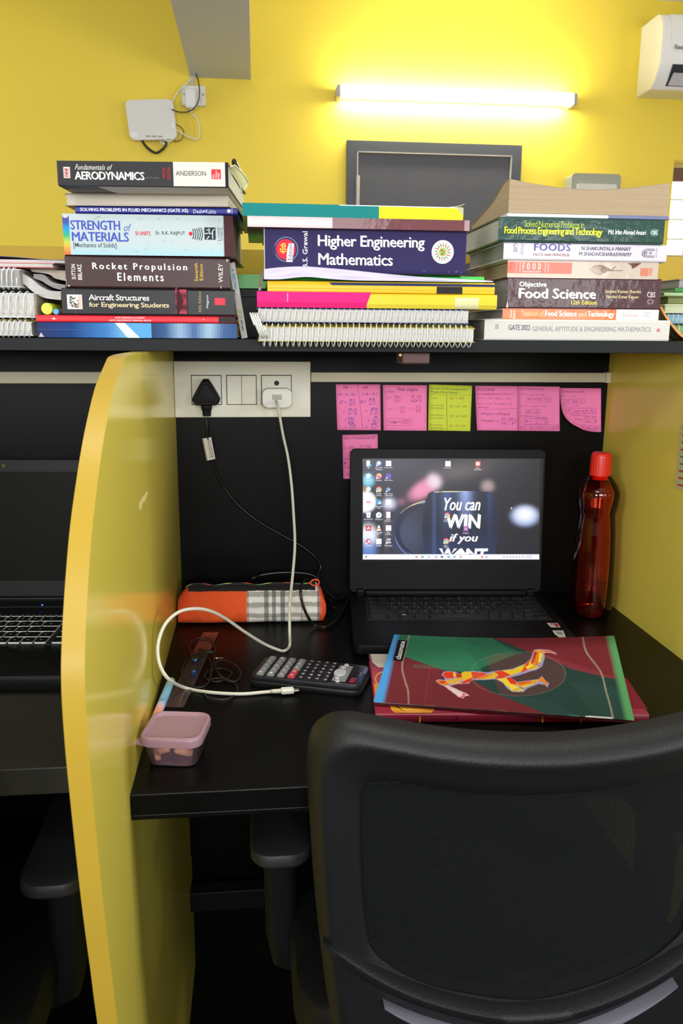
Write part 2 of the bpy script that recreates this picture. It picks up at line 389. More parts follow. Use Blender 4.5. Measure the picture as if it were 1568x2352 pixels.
# router, switch, conduit, cables on the far wall
rc = (aY(297, 240, YW-0.03)+aY(400, 315, YW-0.03))/2
t = thing('wifi_router', (rc[0], YW-0.04, rc[2]), 'white rounded router hung slightly tilted on the yellow wall', 'router')
R3 = math.radians(3)
rw, rh = 0.218, 0.172
rp = [(x*math.cos(R3)-z*math.sin(R3), x*math.sin(R3)+z*math.cos(R3)) for x, z in rrect(0, 0, rw, rh, 0.026)]
rp = [(x+0.09*z*0.5*(-1), z) for x, z in rp]
obj('body', prism(rp, -0.014, 0.02, 'y'), M('router_white', 'dcdcdc', 0.35), t, smooth=30)
ik = Ink(lambda x, y, l: ((x-349)*0.00212, -0.0143-1e-4*l, -(y-277)*0.00212))
ik.rect(303, 304, 318, 314, 'ecedf0'); ik.rect(335, 309, 372, 313, 'c8cac8')
for i, x in enumerate((336, 349, 363)): ik.rect(x, 310, x+8, 312, '8c8f8c')
ik.rect(394, 282, 397, 292, 'ffffff'); ik.build('printed_marks', t)
s0 = aY(417, 198, YW); s1 = aY(473, 246, YW)
t = thing('wall_switch_box', ((s0[0]+s1[0])/2, YW, s1[2]), 'white switch and socket plate on the yellow wall right of the router', 'socket')
sw, sh = s1[0]-s0[0], s0[2]-s1[2]
obj('plate', bbox(-sw/2, -0.02, 0, sw/2, 0, sh, 0.004), WHITE2, t)
for sx in (-1, 1): obj('screw', xf(lathe([(0.0005, 0), (0.004, 0), (0.004, 0.002), (0.0005, 0.002)], 10), (sx*sw*0.40, -0.02, sh*0.55), rx=PI/2), M('screw_grey', '777777', 0.4, 0.6), t)
obj('rocker_switch', bbox(sw*0.28, -0.026, sh*0.16, sw*0.4, -0.018, sh*0.4, 0.002), WHITEPL, t)
t2 = thing('power_adapter', ((s0[0]+s1[0])/2-0.01, YW-0.022, s1[2]-0.018), 'white plug-in adapter in the wall switch plate beside the router', 'adapter')
obj('body', bbox(-0.025, -0.035, 0, 0.025, 0, 0.085, 0.006), WHITE2, t2)
obj('plug_tip', bbox(-0.005, -0.022, -0.018, 0.004, -0.01, 0, 0.002), WHITE2, t2)
c0 = aY(441, 120, YW)
tag(obj('wall_conduit', bbox(aY(438, 180, YW)[0], YW-0.02, s0[2], aY(446, 180, YW)[0], YW, bl[2]+0.001, 0.003), M('conduit_grey', 'c4c3c8', 0.5)),
    'thin grey conduit running from the ceiling beam down to the wall switch plate', 'conduit')
def wire(name, pts, r, mat, label, cat='cable', k=8, n=8, closed=False):
    P = spline(pts, k, closed); V, Fc = tube(P, r, n, closed)
    return tag(obj(name, (V, Fc), mat, smooth='all'), label, cat)
WW = M('white_cable', 'deddd2', 0.4); BW = M('black_cable', '151515', 0.4)
def wall_pts(L, Y=YW-0.03): return [aY(x, y, Y) for x, y in L]
wire('router_cable', wall_pts([(438, 183), (425, 195), (408, 212), (397, 232), (393, 242)]), 0.0035, WW, 'white cable arching from the wall conduit to the top of the router')
wire('router_cable', wall_pts([(439, 130), (447, 160), (456, 190), (457, 225), (447, 247), (430, 257), (410, 257), (394, 251)], YW-0.065), 0.0028, BW, 'thin black cable looping from the beam past the switch plate to the router')
wire('router_cable', wall_pts([(440, 262), (450, 270), (457, 290), (457, 313), (450, 320), (430, 313), (408, 300), (398, 298)], YW-0.045), 0.003, WW, 'white cord hanging from the plug adapter in a loop to the router')
wire('router_cable', wall_pts([(324, 316), (330, 330), (345, 345), (360, 351), (374, 342), (382, 330), (376, 318)], YW-0.04), 0.006, BW, 'thick black cable hanging in a loop under the router')
wire('router_cable', wall_pts([(368, 314), (385, 324), (397, 320), (403, 305), (400, 290), (397, 285)], YW-0.05), 0.0035, WW, 'white cable curling around the lower right corner of the router')
wire('router_cable', wall_pts([(400, 284), (415, 292), (422, 305), (416, 320), (403, 325), (394, 316)], YW-0.035), 0.002, BW, 'thin dark cable curling to the right of the router')
for i, xx in enumerate((371, 377, 383)):
    wire('cable_tie', wall_pts([(xx, 314), (xx+4, 325), (xx+1, 332), (xx-3, 322)], YW-0.04), 0.002, WW, 'short pale cable ends bunched under the router', k=4)[ 'group'] = 'cable ends under the router'

# ============================================================ CUBICLE: panels, desks, shelf
back = struct('wall_cubicle_back', join(box(-1.4, YB, 0.0, 1.5, YB+0.018, ZS0+0.0165)), BLACKLAM)
obj('upper_panel', box(-1.4, YB-0.0, ZS1+0.002, 1.5, YB+0.018, aY(560, 573, YB)[2]), M('yellow_matt_panel', 'b3963a', 0.6, spec=0.15), back, label='yellow upper strip of the row panel')
inner = [(280, 840), (262, 890), (245, 970), (234, 1035), (225, 1100), (213, 1200), (205, 1300), (199, 1400), (195, 1500), (195, 1570), (198, 1640), (205, 1740), (215, 1850), (227, 1975), (240, 2100), (255, 2225), (270, 2352)]
edge = [(at(x, y, 0, XL)[1], at(x, y, 0, XL)[2]) for x, y in inner]
edge = [(0.95, ZS0-0.0005), (0.905, ZS0-0.002), (0.888, ZS0-0.006)] + edge + [(0.70, 0.42), (0.75, 0.2), (0.78, 0.0)]
edge = [tuple(p) for p in spline([(a, b, 0) for a, b in edge], 3)]
outl = [(p[0], p[1]) for p in edge] + [(YB, 0.0), (YB, ZS0-0.0005)]
def partition(name, x0, x1, label):
    th = thing(name, (x0+(x1-x0)/2, 1.1, 0), label, 'partition')
    n = len(edge); ff = prism(outl, x0, x1, 'x')
    # faces in order: two caps, then rim quads
    mi = [0, 0] + [1 if i < n-1 else 0 for i in range(len(outl))]
    o = obj('panel', ff, [LAMY, EDGEY], th, world=True, mi=mi, smooth=25)
    return th
pt = partition('desk_partition', XL-0.018, XL, 'yellow curved-edge partition panel left of the main desk')
partition('desk_partition', XR, XR+0.018, 'yellow partition panel right of the desk, behind the red bottle')
ik = Ink(lambda x, y, l: (XL+0.0003+l*1e-5, *at(x, y, 0, XL)[1:]))
ik.poly([(319, 1155), (324, 1145), (337, 1128), (339, 1133), (333, 1150), (327, 1155), (322, 1173), (318, 1168)], 'ddd08a')
o = ik.build('scuff', pt, world=True); o['label'] = 'pale chipped scuff'
shf = thing('overhead_shelf', (0.1, 1.25, ZS0), 'long dark grey shelf board over the desks carrying the book stacks', 'shelf')
obj('board', bbox(-1.4, 1.08, ZS0, 1.5, YB-0.001, ZS1, 0.0008), [SHELFLAM], shf, world=True)
obj('latch', bbox(aY(918, 815, 1.12)[0], 1.10, ZS0-0.016, aY(980, 815, 1.12)[0], 1.15, ZS0, 0.002), M('brown_metal', '4a2b26', 0.5), shf, world=True)
obj('screw', xf(lathe([(0.0003, 0), (0.002, 0), (0.002, 0.002), (0.0003, 0.002)], 8), (aY(916, 815, 1.12)[0]-0.002, 1.10, ZS0-0.004), rx=PI/2), M('brass', 'a08a5a', 0.4, 0.8), shf, world=True)
ZD = 0.75
yd = 0.787
dk = thing('desk', (0.24, 1.1, 0), 'black laminate desk top between the two yellow partitions', 'desk')
obj('desk_top', bbox(XL+0.0003, yd, ZD-0.024, XR-0.0003, YB-0.0005, ZD, 0.001), BLACKLAM, dk, world=True)
obj('front_rail', bbox(XL+0.0003, yd+0.001, ZD-0.03, XR-0.0003, yd+0.02, ZD-0.0242, 0.001), BLACKLAM, dk, world=True)
obj('rear_rail', bbox(XL+0.0003, YB-0.02, 0.25, XR-0.0003, YB-0.001, ZD-0.0242, 0.001), BLACKLAM, dk, world=True)
obj('foot_rail', bbox(XL+0.0003, YB-0.06, 0.16, XR-0.0003, YB-0.03, 0.20, 0.002), DARKPL, dk, world=True)
ZD2 = 0.778
dk2 = thing('desk', (-0.6, 1.1, 0), 'black desk of the neighbouring booth, left of the yellow partition', 'desk')
LD = M('left_desk_laminate', '26251f', 0.45, spec=0.3)
obj('desk_top', bbox(-1.05, 0.80, ZD2-0.03, XL-0.0185, YB-0.0005, ZD2, 0.001), LD, dk2, world=True)
obj('side_leg', bbox(-1.08, 0.82, 0, -1.05, YB-0.001, ZD2, 0.001), BLACKLAM, dk2, world=True)
# cable raceways
RW = M('raceway_cream', 'c9c0a4', 0.4)
z_a, z_b = aY(1060, 855, YB)[2], aY(1060, 877, YB)[2]
t = thing('cable_raceway', (0.4, YB, z_b), 'cream plastic cable raceway running right from the socket plate', 'raceway')
xr0 = aY(713, 850, YB)[0]; xr1 = XR-0.0005
obj('cover_strip', bbox(xr0, YB-0.013, z_b, xr1-0.009, YB-0.0002, z_a, 0.0012), RW, t, world=True)
obj('end_cap', bbox(xr1-0.009, YB-0.0155, z_b-0.001, xr1, YB-0.0002, z_a+0.001, 0.0012), M('cap_cream', 'd6cbb0', 0.4), t, world=True)
z_a, z_b = aY(120, 853, YB)[2], aY(120, 880, YB)[2]
t = thing('cable_raceway', (-0.6, YB, z_b), 'cream cable raceway on the black panel of the left booth', 'raceway')
obj('cover_strip', bbox(-1.2, YB-0.013, z_b, XL-0.0185, YB-0.0002, z_a, 0.0012), RW, t, world=True)

# ------------------------------------------------------------ socket plate and plugs
p0 = aY(397, 830, YB-0.012); p1 = aY(713, 958, YB-0.012)
t = thing('socket_plate', ((p0[0]+p1[0])/2, YB, p1[2]), 'wide white power socket plate with sockets and switches on the black panel', 'socket')
px0, px1, pz0, pz1 = p0[0]+0.0005, p1[0], p1[2], aY(555, 830, YB-0.012)[2]
obj('faceplate', bbox(px0, YB-0.012, pz0, px1, YB-0.0002, pz1, 0.0012), WHITEPL, t, world=True)
DK = M('gap_dark', '2c2830', 0.6)
def module(x0, x1, nm):
    A = aY(x0, 861, YB-0.012); B = aY(x1, 930, YB-0.012)
    obj('module_gap', bbox(A[0], YB-0.0125, B[2], B[0], YB-0.011, A[2], 0.0003), DK, t, world=True)
    return A[0]+0.0012, B[0]-0.0012, B[2]+0.0012, A[2]-0.0012
m = module(438, 510, 's'); obj('socket_module', bbox(m[0], YB-0.0138, m[2], m[1], YB-0.0122, m[3], 0.0006), WHITEPL, t, world=True)
m = module(519, 590, 'w'); xm = (m[0]+m[1])/2
for a, b in ((m[0], xm-0.0003), (xm+0.0003, m[1])):
    obj('rocker_switch', bbox(a, YB-0.0148, m[2], b, YB-0.0122, m[3], 0.0006), WHITEPL, t, world=True)
m = module(599, 670, 's'); obj('socket_module', bbox(m[0], YB-0.0138, m[2], m[1], YB-0.0122, m[3], 0.0006), WHITEPL, t, world=True)
c = aY(635, 880, YB-0.014)
obj('socket_hole', xf(lathe([(0.0003, 0), (0.0042, 0), (0.0042, 0.0006), (0.0003, 0.0006)], 16), (c[0], YB-0.0137, c[2]), rx=PI/2), M('hole_dark', '252025', 0.7), t, world=True)
# black three-pin plug
c = aY(473, 908, 1.385)
t = thing('black_plug', (c[0], YB-0.014, c[2]), 'black triangular three-pin plug in the left socket of the white plate', 'plug')
tri = [(0, 0.026), (0.006, 0.024), (0.0205, -0.001), (0.0225, -0.008), (0.019, -0.014), (0.012, -0.0165), (-0.012, -0.0165), (-0.019, -0.014), (-0.0225, -0.008), (-0.0205, -0.001), (-0.006, 0.024)]
tri = [(p[0], p[1]) for p in spline([(a, b, 0) for a, b in tri], 3, True)]
def scl(P, s, y): return [(a*s, y, b*s) for a, b in P]
obj('plug_body', loft([scl(tri, 0.9, 0), scl(tri, 1.0, -0.006), scl(tri, 1.0, -0.024), scl(tri, 0.93, -0.030), scl(tri, 0.86, -0.0315)]), M('plug_black', '131313', 0.5, spec=0.15), t, smooth=35)
obj('plug_boss', loft([scl(tri, 0.7, -0.0314), scl(tri, 0.66, -0.0328), scl(tri, 0.6, -0.033)]), M('plug_black', ''), t, smooth=35)
sr = []
for k in range(9):
    z = -0.014-0.0026*k; w = (0.0088 if k < 4 else 0.0078-0.0003*(k-4))*(0.9 if (k > 3 and k % 2) else 1)
    sr.append([(x, y-0.014, z) for x, y in rrect(0, 0, 2*w, 2*w*0.9, w*0.4, 3)])
obj('strain_relief', loft(sr), M('plug_black', ''), t, smooth=35)
# white phone charger + its cable
c = aY(636, 914, 1.385)
t = thing('phone_charger', (c[0], YB-0.014, c[2]), 'white phone charger plugged into the right socket of the white plate', 'charger')
A = aY(602, 893, 1.372); B = aY(672, 938, 1.372)
w, hh = B[0]-A[0], A[2]-B[2]
rr = rrect(0, 0, w, hh, 0.010)
obj('charger_body', loft([[(x*s, y, z*s) for x, z in rr] for s, y in ((0.97, 0), (1, -0.003), (1, -0.026), (0.985, -0.029), (0.95, -0.030))]), M('charger_white', 'eceae4', 0.25), t, smooth=35)
obj('port', bbox(-0.008, -0.0315, -0.002, 0.008, -0.0298, 0.006, 0.001), M('port_grey', 'b5b2a6', 0.5), bpy.data.objects['charger_body'])
CB = M('usb_cable_white', 'dad8cc', 0.4)
pth = [aY(634, 921, 1.372), aY(637, 930, 1.36), aY(641, 950, 1.355), aY(650, 1000, 1.36), aY(661, 1050, 1.36), aY(669, 1110, 1.345), aY(674, 1180, 1.32), aY(677, 1250, 1.285), aY(672, 1320, 1.245),
       aY(665, 1390, 1.205), aY(665, 1450, 1.18), aZ(665, 1482, .7535), aZ(655, 1494, .7535), aZ(640, 1493, .7535), aY(605, 1478, 1.155), aY(560, 1450, 1.13), aY(520, 1422, 1.105),
       aY(485, 1404, 1.08), aY(450, 1398, 1.06), aY(412, 1405, 1.04), aY(382, 1430, 1.02), aY(366, 1465, 1.005), aY(362, 1500, .995), aY(370, 1535, .99), aY(390, 1562, .995), aZ(425, 1580, .7535), aZ(480, 1590, .7535), aZ(550, 1594, .7535), aZ(605, 1590, .7535), aZ(627, 1588, .7545)]
for p in pth: p[0] = max(p[0], XL+0.004)
t = thing('charging_cable', aZ(645, 1587), 'white charging cable looping from the charger over the pencil case to the desk', 'cable')
P = spline(pth, 8)
obj('cord', tube(P, 0.0023, 10), CB, t, world=True, smooth='all')
e0, e1, e2, e3 = aZ(627, 1588, .7555), aZ(645, 1587, .7555), aZ(675, 1585, .7555), aZ(687, 1584, .7555)
obj('collar', tube([P[-1]+np.array([-0.003, 0, 0.001]), e0, e1], [0.0019, 0.0028, 0.0032], 10), CB, t, world=True, smooth='all')
an = math.atan2(e2[1]-e1[1], e2[0]-e1[0]); L = np.linalg.norm(e2-e1)
obj('connector_shell', xf(bbox(0, -0.0058, -0.0034, L, 0.0058, 0.0034, 0.002, 3), e1, rz=an), M('charger_white', ''), t, world=True, smooth=40)
obj('metal_tip', xf(bbox(0, -0.0042, -0.0013, np.linalg.norm(e3-e2), 0.0042, 0.0013, 0.001, 3), e2, rz=an), M('usb_metal', 'b8b8bc', 0.3, 0.9), t, world=True, smooth=40)
# black power cord
t = thing('power_cable', aY(476, 1010, 1.38), 'thin black power cord with white tag sweeping from the black plug behind the laptop', 'cable')
pc = [aY(473, 962, 1.392), aY(475, 985, 1.392), aY(477, 1010, 1.395), aY(483, 1040, 1.4), aY(492, 1075, 1.405), aY(512, 1115, 1.41), aY(545, 1158, 1.412), aY(590, 1195, 1.412), aY(640, 1225, 1.412), aY(690, 1253, 1.41), aY(722, 1278, 1.41), aY(736, 1302, 1.41), aY(730, 1325, 1.40), aZ(745, 1385, .754), aZ(768, 1396, .754)]
obj('cord', tube(spline(pc, 8), 0.0022, 8), M('cord_black', '141416', 0.28), t, world=True, smooth='all')
A, B = aY(473, 1006, 1.394), aY(483, 1056, 1.397)
d = B-A; d = d/np.linalg.norm(d); sd = np.cross(d, [0, 1, 0]); sd /= np.linalg.norm(sd)
ring = []
for s in (0, 1):
    c = A if s == 0 else B
    ring.append([tuple(c+sd*(-x)+np.array([0, y, 0])) for x, y in ((-0.0085, 0.0005), (0.004, -0.0032), (0.0065, 0), (0.004, 0.0032), (-0.0085, 0.0012))])
o = obj('cord_tag', loft(ring), M('tag_white', 'd8d4c6', 0.6), t, world=True, label='white printed tag')
def tagfn(x, y, l):
    u = (x-464)/22.0; v = (y-1006)/50.0
    return tuple(A+(B-A)*v+sd*(0.0085-0.0125*u)+np.array([0, -0.0005-0.0030*u-1e-4*l, 0]))
ik = Ink(tagfn); ik.text('ILCS1413D0020502', 467, 1012, 470.5, 1052, '4a4a4a', 0.02, rot=-90)
for k in range(22): ik.rect(472.5, 1009+k*1.95, 475.5, 1009+k*1.95+random.choice((0.7, 1.0, 1.4)), '3c3a38')
ik.line([(479, 1008), (479, 1052)], 0.5, 'a8a49a'); ik.build('tag_print', t, PRINTM, world=True)
wire('adapter_cord', [aZ(800, 1362, .756), aZ(797, 1385, .754), aZ(775, 1420, .754), aZ(750, 1439, .754), aY(722, 1436, 1.262), aY(706, 1415, 1.255), aY(694, 1385, 1.255), aY(690, 1355, 1.262), aY(697, 1335, 1.285), aY(707, 1330, 1.31), aY(720, 1335, 1.345), aZ(735, 1370, .754), aZ(760, 1378, .754)],
     0.0022, M('cord_black', ''), 'black cord looped over the right end of the pencil case', k=8)
wire('adapter_cord', [aZ(568, 1347, .754), aY(575, 1332, 1.385), aY(600, 1321, 1.385), aY(650, 1315, 1.385), aY(700, 1317, 1.385), aY(725, 1326, 1.385), aY(740, 1345, 1.39), aZ(770, 1375, .754), aZ(805, 1362, .757)],
     0.003, M('cord_black', ''), 'thick black cord arching behind the pencil case', k=8)

# ------------------------------------------------------------ sticky notes
def sheet(fn, nu, nv, th):
    """thin closed sheet; fn(u, v) -> point, th = thickness vector"""
    us = np.linspace(0, 1, nu); vs = np.linspace(0, 1, nv); th = np.array(th)
    A = [np.array(fn(u, v)) for u in us for v in vs]; n = len(A)
    F1 = [tuple(f) for f in gridF(nu, nv)]
    V = A+[p+th for p in A]; Fc = list(F1)+[tuple(i+n for i in f[::-1]) for f in F1]
    b = [i*nv for i in range(nu)]+[(nu-1)*nv+j for j in range(1, nv)]+[i*nv+nv-1 for i in range(nu-2, -1, -1)]+[j for j in range(nv-2, 0, -1)]
    for i in range(len(b)):
        a, c = b[i], b[(i+1) % len(b)]; Fc.append((a, c, c+n, a+n))
    return V, Fc
def note(quad, col, mname, label, lift, ink, cut=None):
    TL, TR, BR, BL = [aY(x, y, YB-0.0008) for x, y in quad]
    def fn(u, v):
        p = (TL*(1-u)+TR*u)*(1-v)+(BL*(1-u)+BR*u)*v
        if cut: p = p+np.array([cut[0]*(1-u)**1.3*v**5, 0, cut[1]*(1-u)**2*v**2])
        return p+np.array([0, -lift*v*v*(1+0.6*(1-u)*v) - (cut[2]*(1-u)**2*v*v if cut else 0), 0])
    m = M(mname, col, 0.75, emit=None, spec=0.2)
    t = tag(obj('sticky_note', sheet(fn, 9, 9, (0, 0.00035, 0)), m, smooth='all'), label, 'sticky note', 'sticky notes on the black panel')
    INV[t.name] = Matrix.Identity(4)
    x0, y0, x1, y1 = quad[0][0], quad[0][1], quad[2][0], quad[2][1]
    def f2(x, y, l):
        u = (x-x0)/(x1-x0); v = (y-y0)/(y1-y0); u = min(max(u, 0.01), 0.99); v = min(max(v, 0.01), 0.99)
        p = fn(u, v); return (p[0], p[1]-0.0003-1.5e-5*l, p[2])
    ik = Ink(f2); ink(ik); ik.build('handwriting', t, PRINTM, world=True)
PK, PU = 'ff88c0', '8a3a8f'
def frac(ik, x, y, a, b, col, w=14):
    ik.text(a, x, y-7, x+w, y-1, col, shear=0.2); ik.line([(x-2, y+1), (x+w+2, y+1)], 0.6, col); ik.text(b, x, y+3, x+w, y+9, col, shear=0.2)
def n1(k):
    k.text('Avg', 787, 885, 799, 894, '5b2b6b', shear=.2); k.text('wf', 834, 886, 846, 893, '5b2b6b', shear=.2); k.line([(822, 884), (826, 930), (831, 986)], .6, '7a3570')
    c = '7050b0'
    k.text('Wn = R1 - Wn', 776, 903, 815, 909, c, shear=.2); k.text("= R - R1", 830, 902, 866, 908, c, shear=.2)
    k.text('dE =', 778, 920, 794, 927, c, shear=.2); frac(k, 801, 923, 'R2', 'wc s', c); k.text('dR =', 826, 918, 840, 926, c, shear=.2); frac(k, 847, 921, 'RB', 'wc 4', c)
    k.text('=', 786, 943, 790, 947, c); frac(k, 798, 944, 'R2', 'R1 - R2', c, 20); k.text('=', 838, 942, 842, 946, c); frac(k, 850, 943, 'R', 'R - R2', c, 18)
    k.text('=', 789, 963, 792, 967, c); frac(k, 796, 965, 'RBc', 'R', c, 16); k.text('= -/', 843, 961, 858, 969, c); frac(k, 858, 962, 'R', 'R1', c, 9)
    k.text('=', 789, 980, 792, 983, c); frac(k, 800, 980, 'Ra', 'V-C', c, 14); k.text('=', 838, 978, 842, 982, c); frac(k, 851, 978, 'R', 'E-L', c, 14)
def n2(k):
    c = 'b0407c'
    k.text('Heat engine', 911, 889, 958, 900, '7a2c62', shear=.2); k.text('n (Heat)', 885, 896, 904, 903, '8850a0', shear=.2)
    k.text('n =', 887, 911, 897, 918, c, shear=.2); frac(k, 905, 915, 'Wnet', 'Qin', c, 14); frac(k, 943, 914, 'W  Q2', 'Q1', '7a3a80', 24)
    k.text('n = 1 -', 889, 936, 910, 942, c, shear=.2); frac(k, 918, 940, 'Q2', 'Q1', c, 10); k.text('= 1 -', 936, 936, 950, 941, c, shear=.2); frac(k, 953, 938, 'T2', 'T1', c, 12)
    k.line([(889, 962), (944, 960), (943, 977), (889, 978), (889, 962)], .6, '9c3070'); k.text('n max = 1-T2/T1', 894, 964, 939, 973, '7a2c70', shear=.2)
def n3(k):
    k.text('1st law of thermodynamics', 990, 889, 1070, 896, '5a6020', shear=.2); k.text('Process (Closed System)', 989, 897, 1047, 904, '5a6020', shear=.2)
    k.line([(985, 905.5), (1082, 906)], .5, '6a7028'); k.line([(1024, 906), (1027, 989)], .7, '4c5420'); c = 'a08a30'
    k.text('Cyclic', 992, 912, 1003, 918, c, shear=.2)
    for i, (a, b, r) in enumerate((('Any process', 'any system', 'dQ = dE + dW'), ('Any process', 'closed system', 'dQ = dU + dW'), ('Rev process', 'closed system', 'dQ = dU + PdV'))):
        y = (928, 951, 974)[i]; k.text(a, 988, y, 1018, y+6, c, shear=.2); k.text(b, 988, y+7, 1019, y+13, c, shear=.2); k.text(r, 1031, y+1, 1070, y+8, 'a8862c', shear=.2)
    k.text('dQ = dW', 1030, 910, 1064, 917, 'a8862c', shear=.2)
def n4(k):
    k.text('Work transfer', 1095, 890, 1136, 896, PU, shear=.2); k.line([(1095, 897.5), (1134, 896.5)], .5, PU)
    k.text('most general process  PV^n = C', 1094, 902, 1180, 908, PU, shear=.2); k.text('1)V=c ; n=0   2)P=c ; n=0', 1094, 913, 1171, 918, '9a4a9a', shear=.2)
    k.text('3)T=c ; n=1   4) Adiab ; n=y', 1094, 925, 1175, 930, PU, shear=.2); k.text('ideal gas', 1096, 933, 1121, 938, PU, shear=.2); k.line([(1093, 942), (1187, 937)], .6, PU)
    k.text('(Wcv)poly = n (Wcs)poly', 1101, 947, 1170, 955, PU, shear=.2); k.text('(Wcs)poly = n (', 1101, 963, 1145, 971, PU, shear=.2); frac(k, 1149, 966, 'P1V1 - P2V2', 'n-1', PU, 30); k.text(')', 1181, 960, 1184, 972, PU)
def bx(k, x0, y0, x1, y1, c=PU): k.line([(x0, y0), (x1, y0-1), (x1, y1-1), (x0, y1), (x0, y0)], .6, c)
def n5(k):
    k.text('Closed Systems(work)', 1194, 890, 1248, 897, PU, shear=.2); k.text('1) P = c  (n = 0)  Vdp', 1197, 904, 1250, 910, PU, shear=.2)
    k.text('W = P (V2 - V1)', 1212, 915, 1259, 922, PU, shear=.2); bx(k, 1208, 914, 1264, 924)
    k.text('2) V = c  n = inf  (v = c)', 1192, 930, 1252, 936, PU, shear=.2); k.text('W = 0', 1210, 943, 1234, 949, PU, shear=.2); bx(k, 1206, 941, 1238, 950)
    k.text('3) Polytropic  n = n', 1194, 953, 1240, 959, PU, shear=.2); k.text('W =', 1205, 964, 1220, 971, PU, shear=.2); frac(k, 1229, 965, 'P1V1 - P2V2', 'n - 1', PU, 24); bx(k, 1202, 961, 1257, 975)
    k.text('4) T = c  (Wt) = c ln(V2/V1) = C ln (P1/P2)', 1195, 979, 1280, 986, PU, shear=.2); bx(k, 1203, 977, 1282, 988)
def n6(k):
    k.text('Open System (work)', 1290, 896, 1340, 903, PU, shear=.2); k.text('1) P = c ; n = 0', 1289, 907, 1322, 912, PU, shear=.2); k.text('(W - )open = 0', 1298, 918, 1336, 925, PU, shear=.2); bx(k, 1294, 917, 1342, 927)
    k.text('2) V = c ; n = inf', 1292, 930, 1326, 935, PU, shear=.2); k.text('(W = )open = V (P1 - P2)', 1299, 941, 1362, 948, PU, shear=.2); bx(k, 1296, 938, 1368, 950)
    k.text('3) Polytropic  n = n', 1303, 952, 1342, 957, PU, shear=.2); k.text('(Wo)open =', 1310, 962, 1334, 968, PU, shear=.2); frac(k, 1338, 962, 'n (P1V1 - P2V2)', 'n-1', PU, 30); k.text('(W) = C ln(V2/V1) = C ln (P1/P2)', 1318, 981, 1374, 988, PU, shear=.2); bx(k, 1316, 979, 1377, 990)
def n7(k):
    c = '8a3570'
    k.text('(n)m = mechanical eff', 789, 1003, 862, 1012, c, shear=.2); k.text('(1-0%)', 788, 1025, 814, 1034, c, shear=.2); k.text('[1-5%]', 826, 1023, 852, 1030, c, shear=.2)
    k.text('from', 789, 1051, 799, 1057, c); k.text('I', 789, 1061, 793, 1066, c); k.text('the', 803, 1061, 811, 1066, c); k.text('(1-5m)', 788, 1071, 806, 1077, c); k.text('nTa =', 791, 1086, 808, 1093, c)
note([(771, 883), (873, 883), (874, 988), (774, 987)], PK, 'pink_paper', 'pink sticky note with two columns of fractions, first of the upper row from the left', 0.002, n1)
note([(879, 884), (980, 885), (979, 989), (880, 988)], PK, 'pink_paper', 'pink sticky note with one boxed line at its foot, just left of the yellow-green note', 0.002, n2)
note([(985, 883), (1084, 886), (1079, 990), (982, 988)], 'd2e04a', 'lime_paper', 'yellow-green sticky note with a two-column table, the only one not pink', 0.002, n3)
note([(1091, 886), (1188.6, 887), (1187.5, 989), (1094, 988)], PK, 'pink_paper', 'pink sticky note with a ruled line across the middle, just right of the yellow-green note', 0.002, n4)
note([(1189, 887), (1285, 888), (1284, 990), (1188, 989)], PK, 'pink_paper', 'pink sticky note with four boxed formulas, second last of the upper row', 0.002, n5)
note([(1286, 891), (1380, 892), (1379, 992), (1287, 992)], PK, 'pink_paper', 'pink sticky note with curled lower left corner, beside the right yellow partition', 0.002, n6, (0.030, 0.008, 0.012))
note([(786, 999), (867, 997), (868, 1100), (788, 1099)], PK, 'pink_paper', 'pink sticky note below the row, partly hidden by the laptop lid', 0.002, n7)

# ------------------------------------------------------------ laptop (main desk)
ALP = math.radians(-4.6)
LB = np.array([0.3265, 1.3685, ZD])
lap = thing('laptop', LB, 'open black laptop with a lit screen showing a dark mug', 'laptop', ALP)
Lm = np.array(Matrix.Translation(Vector(LB)) @ Matrix.Rotation(ALP, 4, 'Z'))
def l2w(p): return (Lm @ np.array([p[0], p[1], p[2], 1.0]))[:3]
LW, LDp, BT = 0.339, 0.249, 0.0185
obj('base', slab(rrect(0, -LDp/2+0.002, LW, LDp, 0.012), 0.003, BT, 0.0015), LAPPL, lap, smooth=35)
for sx in (-1, 1):
    for yy in (-0.02, -LDp+0.02): obj('rubber_foot', bbox(sx*0.14-0.012, yy-0.004, 0.0, sx*0.14+0.012, yy+0.004, 0.0035, 0.001), BLACKPL, lap)
obj('hinge_bar', bbox(-0.142, -0.014, BT-0.002, 0.142, 0.001, BT+0.009, 0.003, 3), LAPPL, lap, smooth=35)
for sx in (-1, 1): obj('hinge', bbox(sx*0.15-0.007, -0.013, BT-0.002, sx*0.15+0.007, 0.003, BT+0.010, 0.002), BLACKPL, lap)
KB = (-0.1405, -0.026, 0.1495, -0.134)     # keyboard field x0,y0(back),x1,y1(front)
obj('keyboard_well', bbox(KB[0]-0.004, KB[3]-0.004, BT-0.0005, KB[2]+0.004, KB[1]+0.004, BT+0.0006, 0.0005), M('kb_well', '101113', 0.6), lap)
def key_mesh(w, d, h=0.0018):
    k = (round(w, 5), round(d, 5), h)
    if k not in _km:
        V, Fc = loft([rr3(w, d, 0.0), rr3(w, d, h*0.7), rr3(w-0.0012, d-0.0012, h)])
        me = bpy.data.meshes.new('key'); me.from_pydata(V, [], Fc); me.update(); _km[k] = me
    return _km[k]
_km = {}
def rr3(w, d, z): return [(x, y, z) for x, y in rrect(0, 0, w, d, 0.0016, 2)]
KEYM = M('key_black', '141517', 0.42)
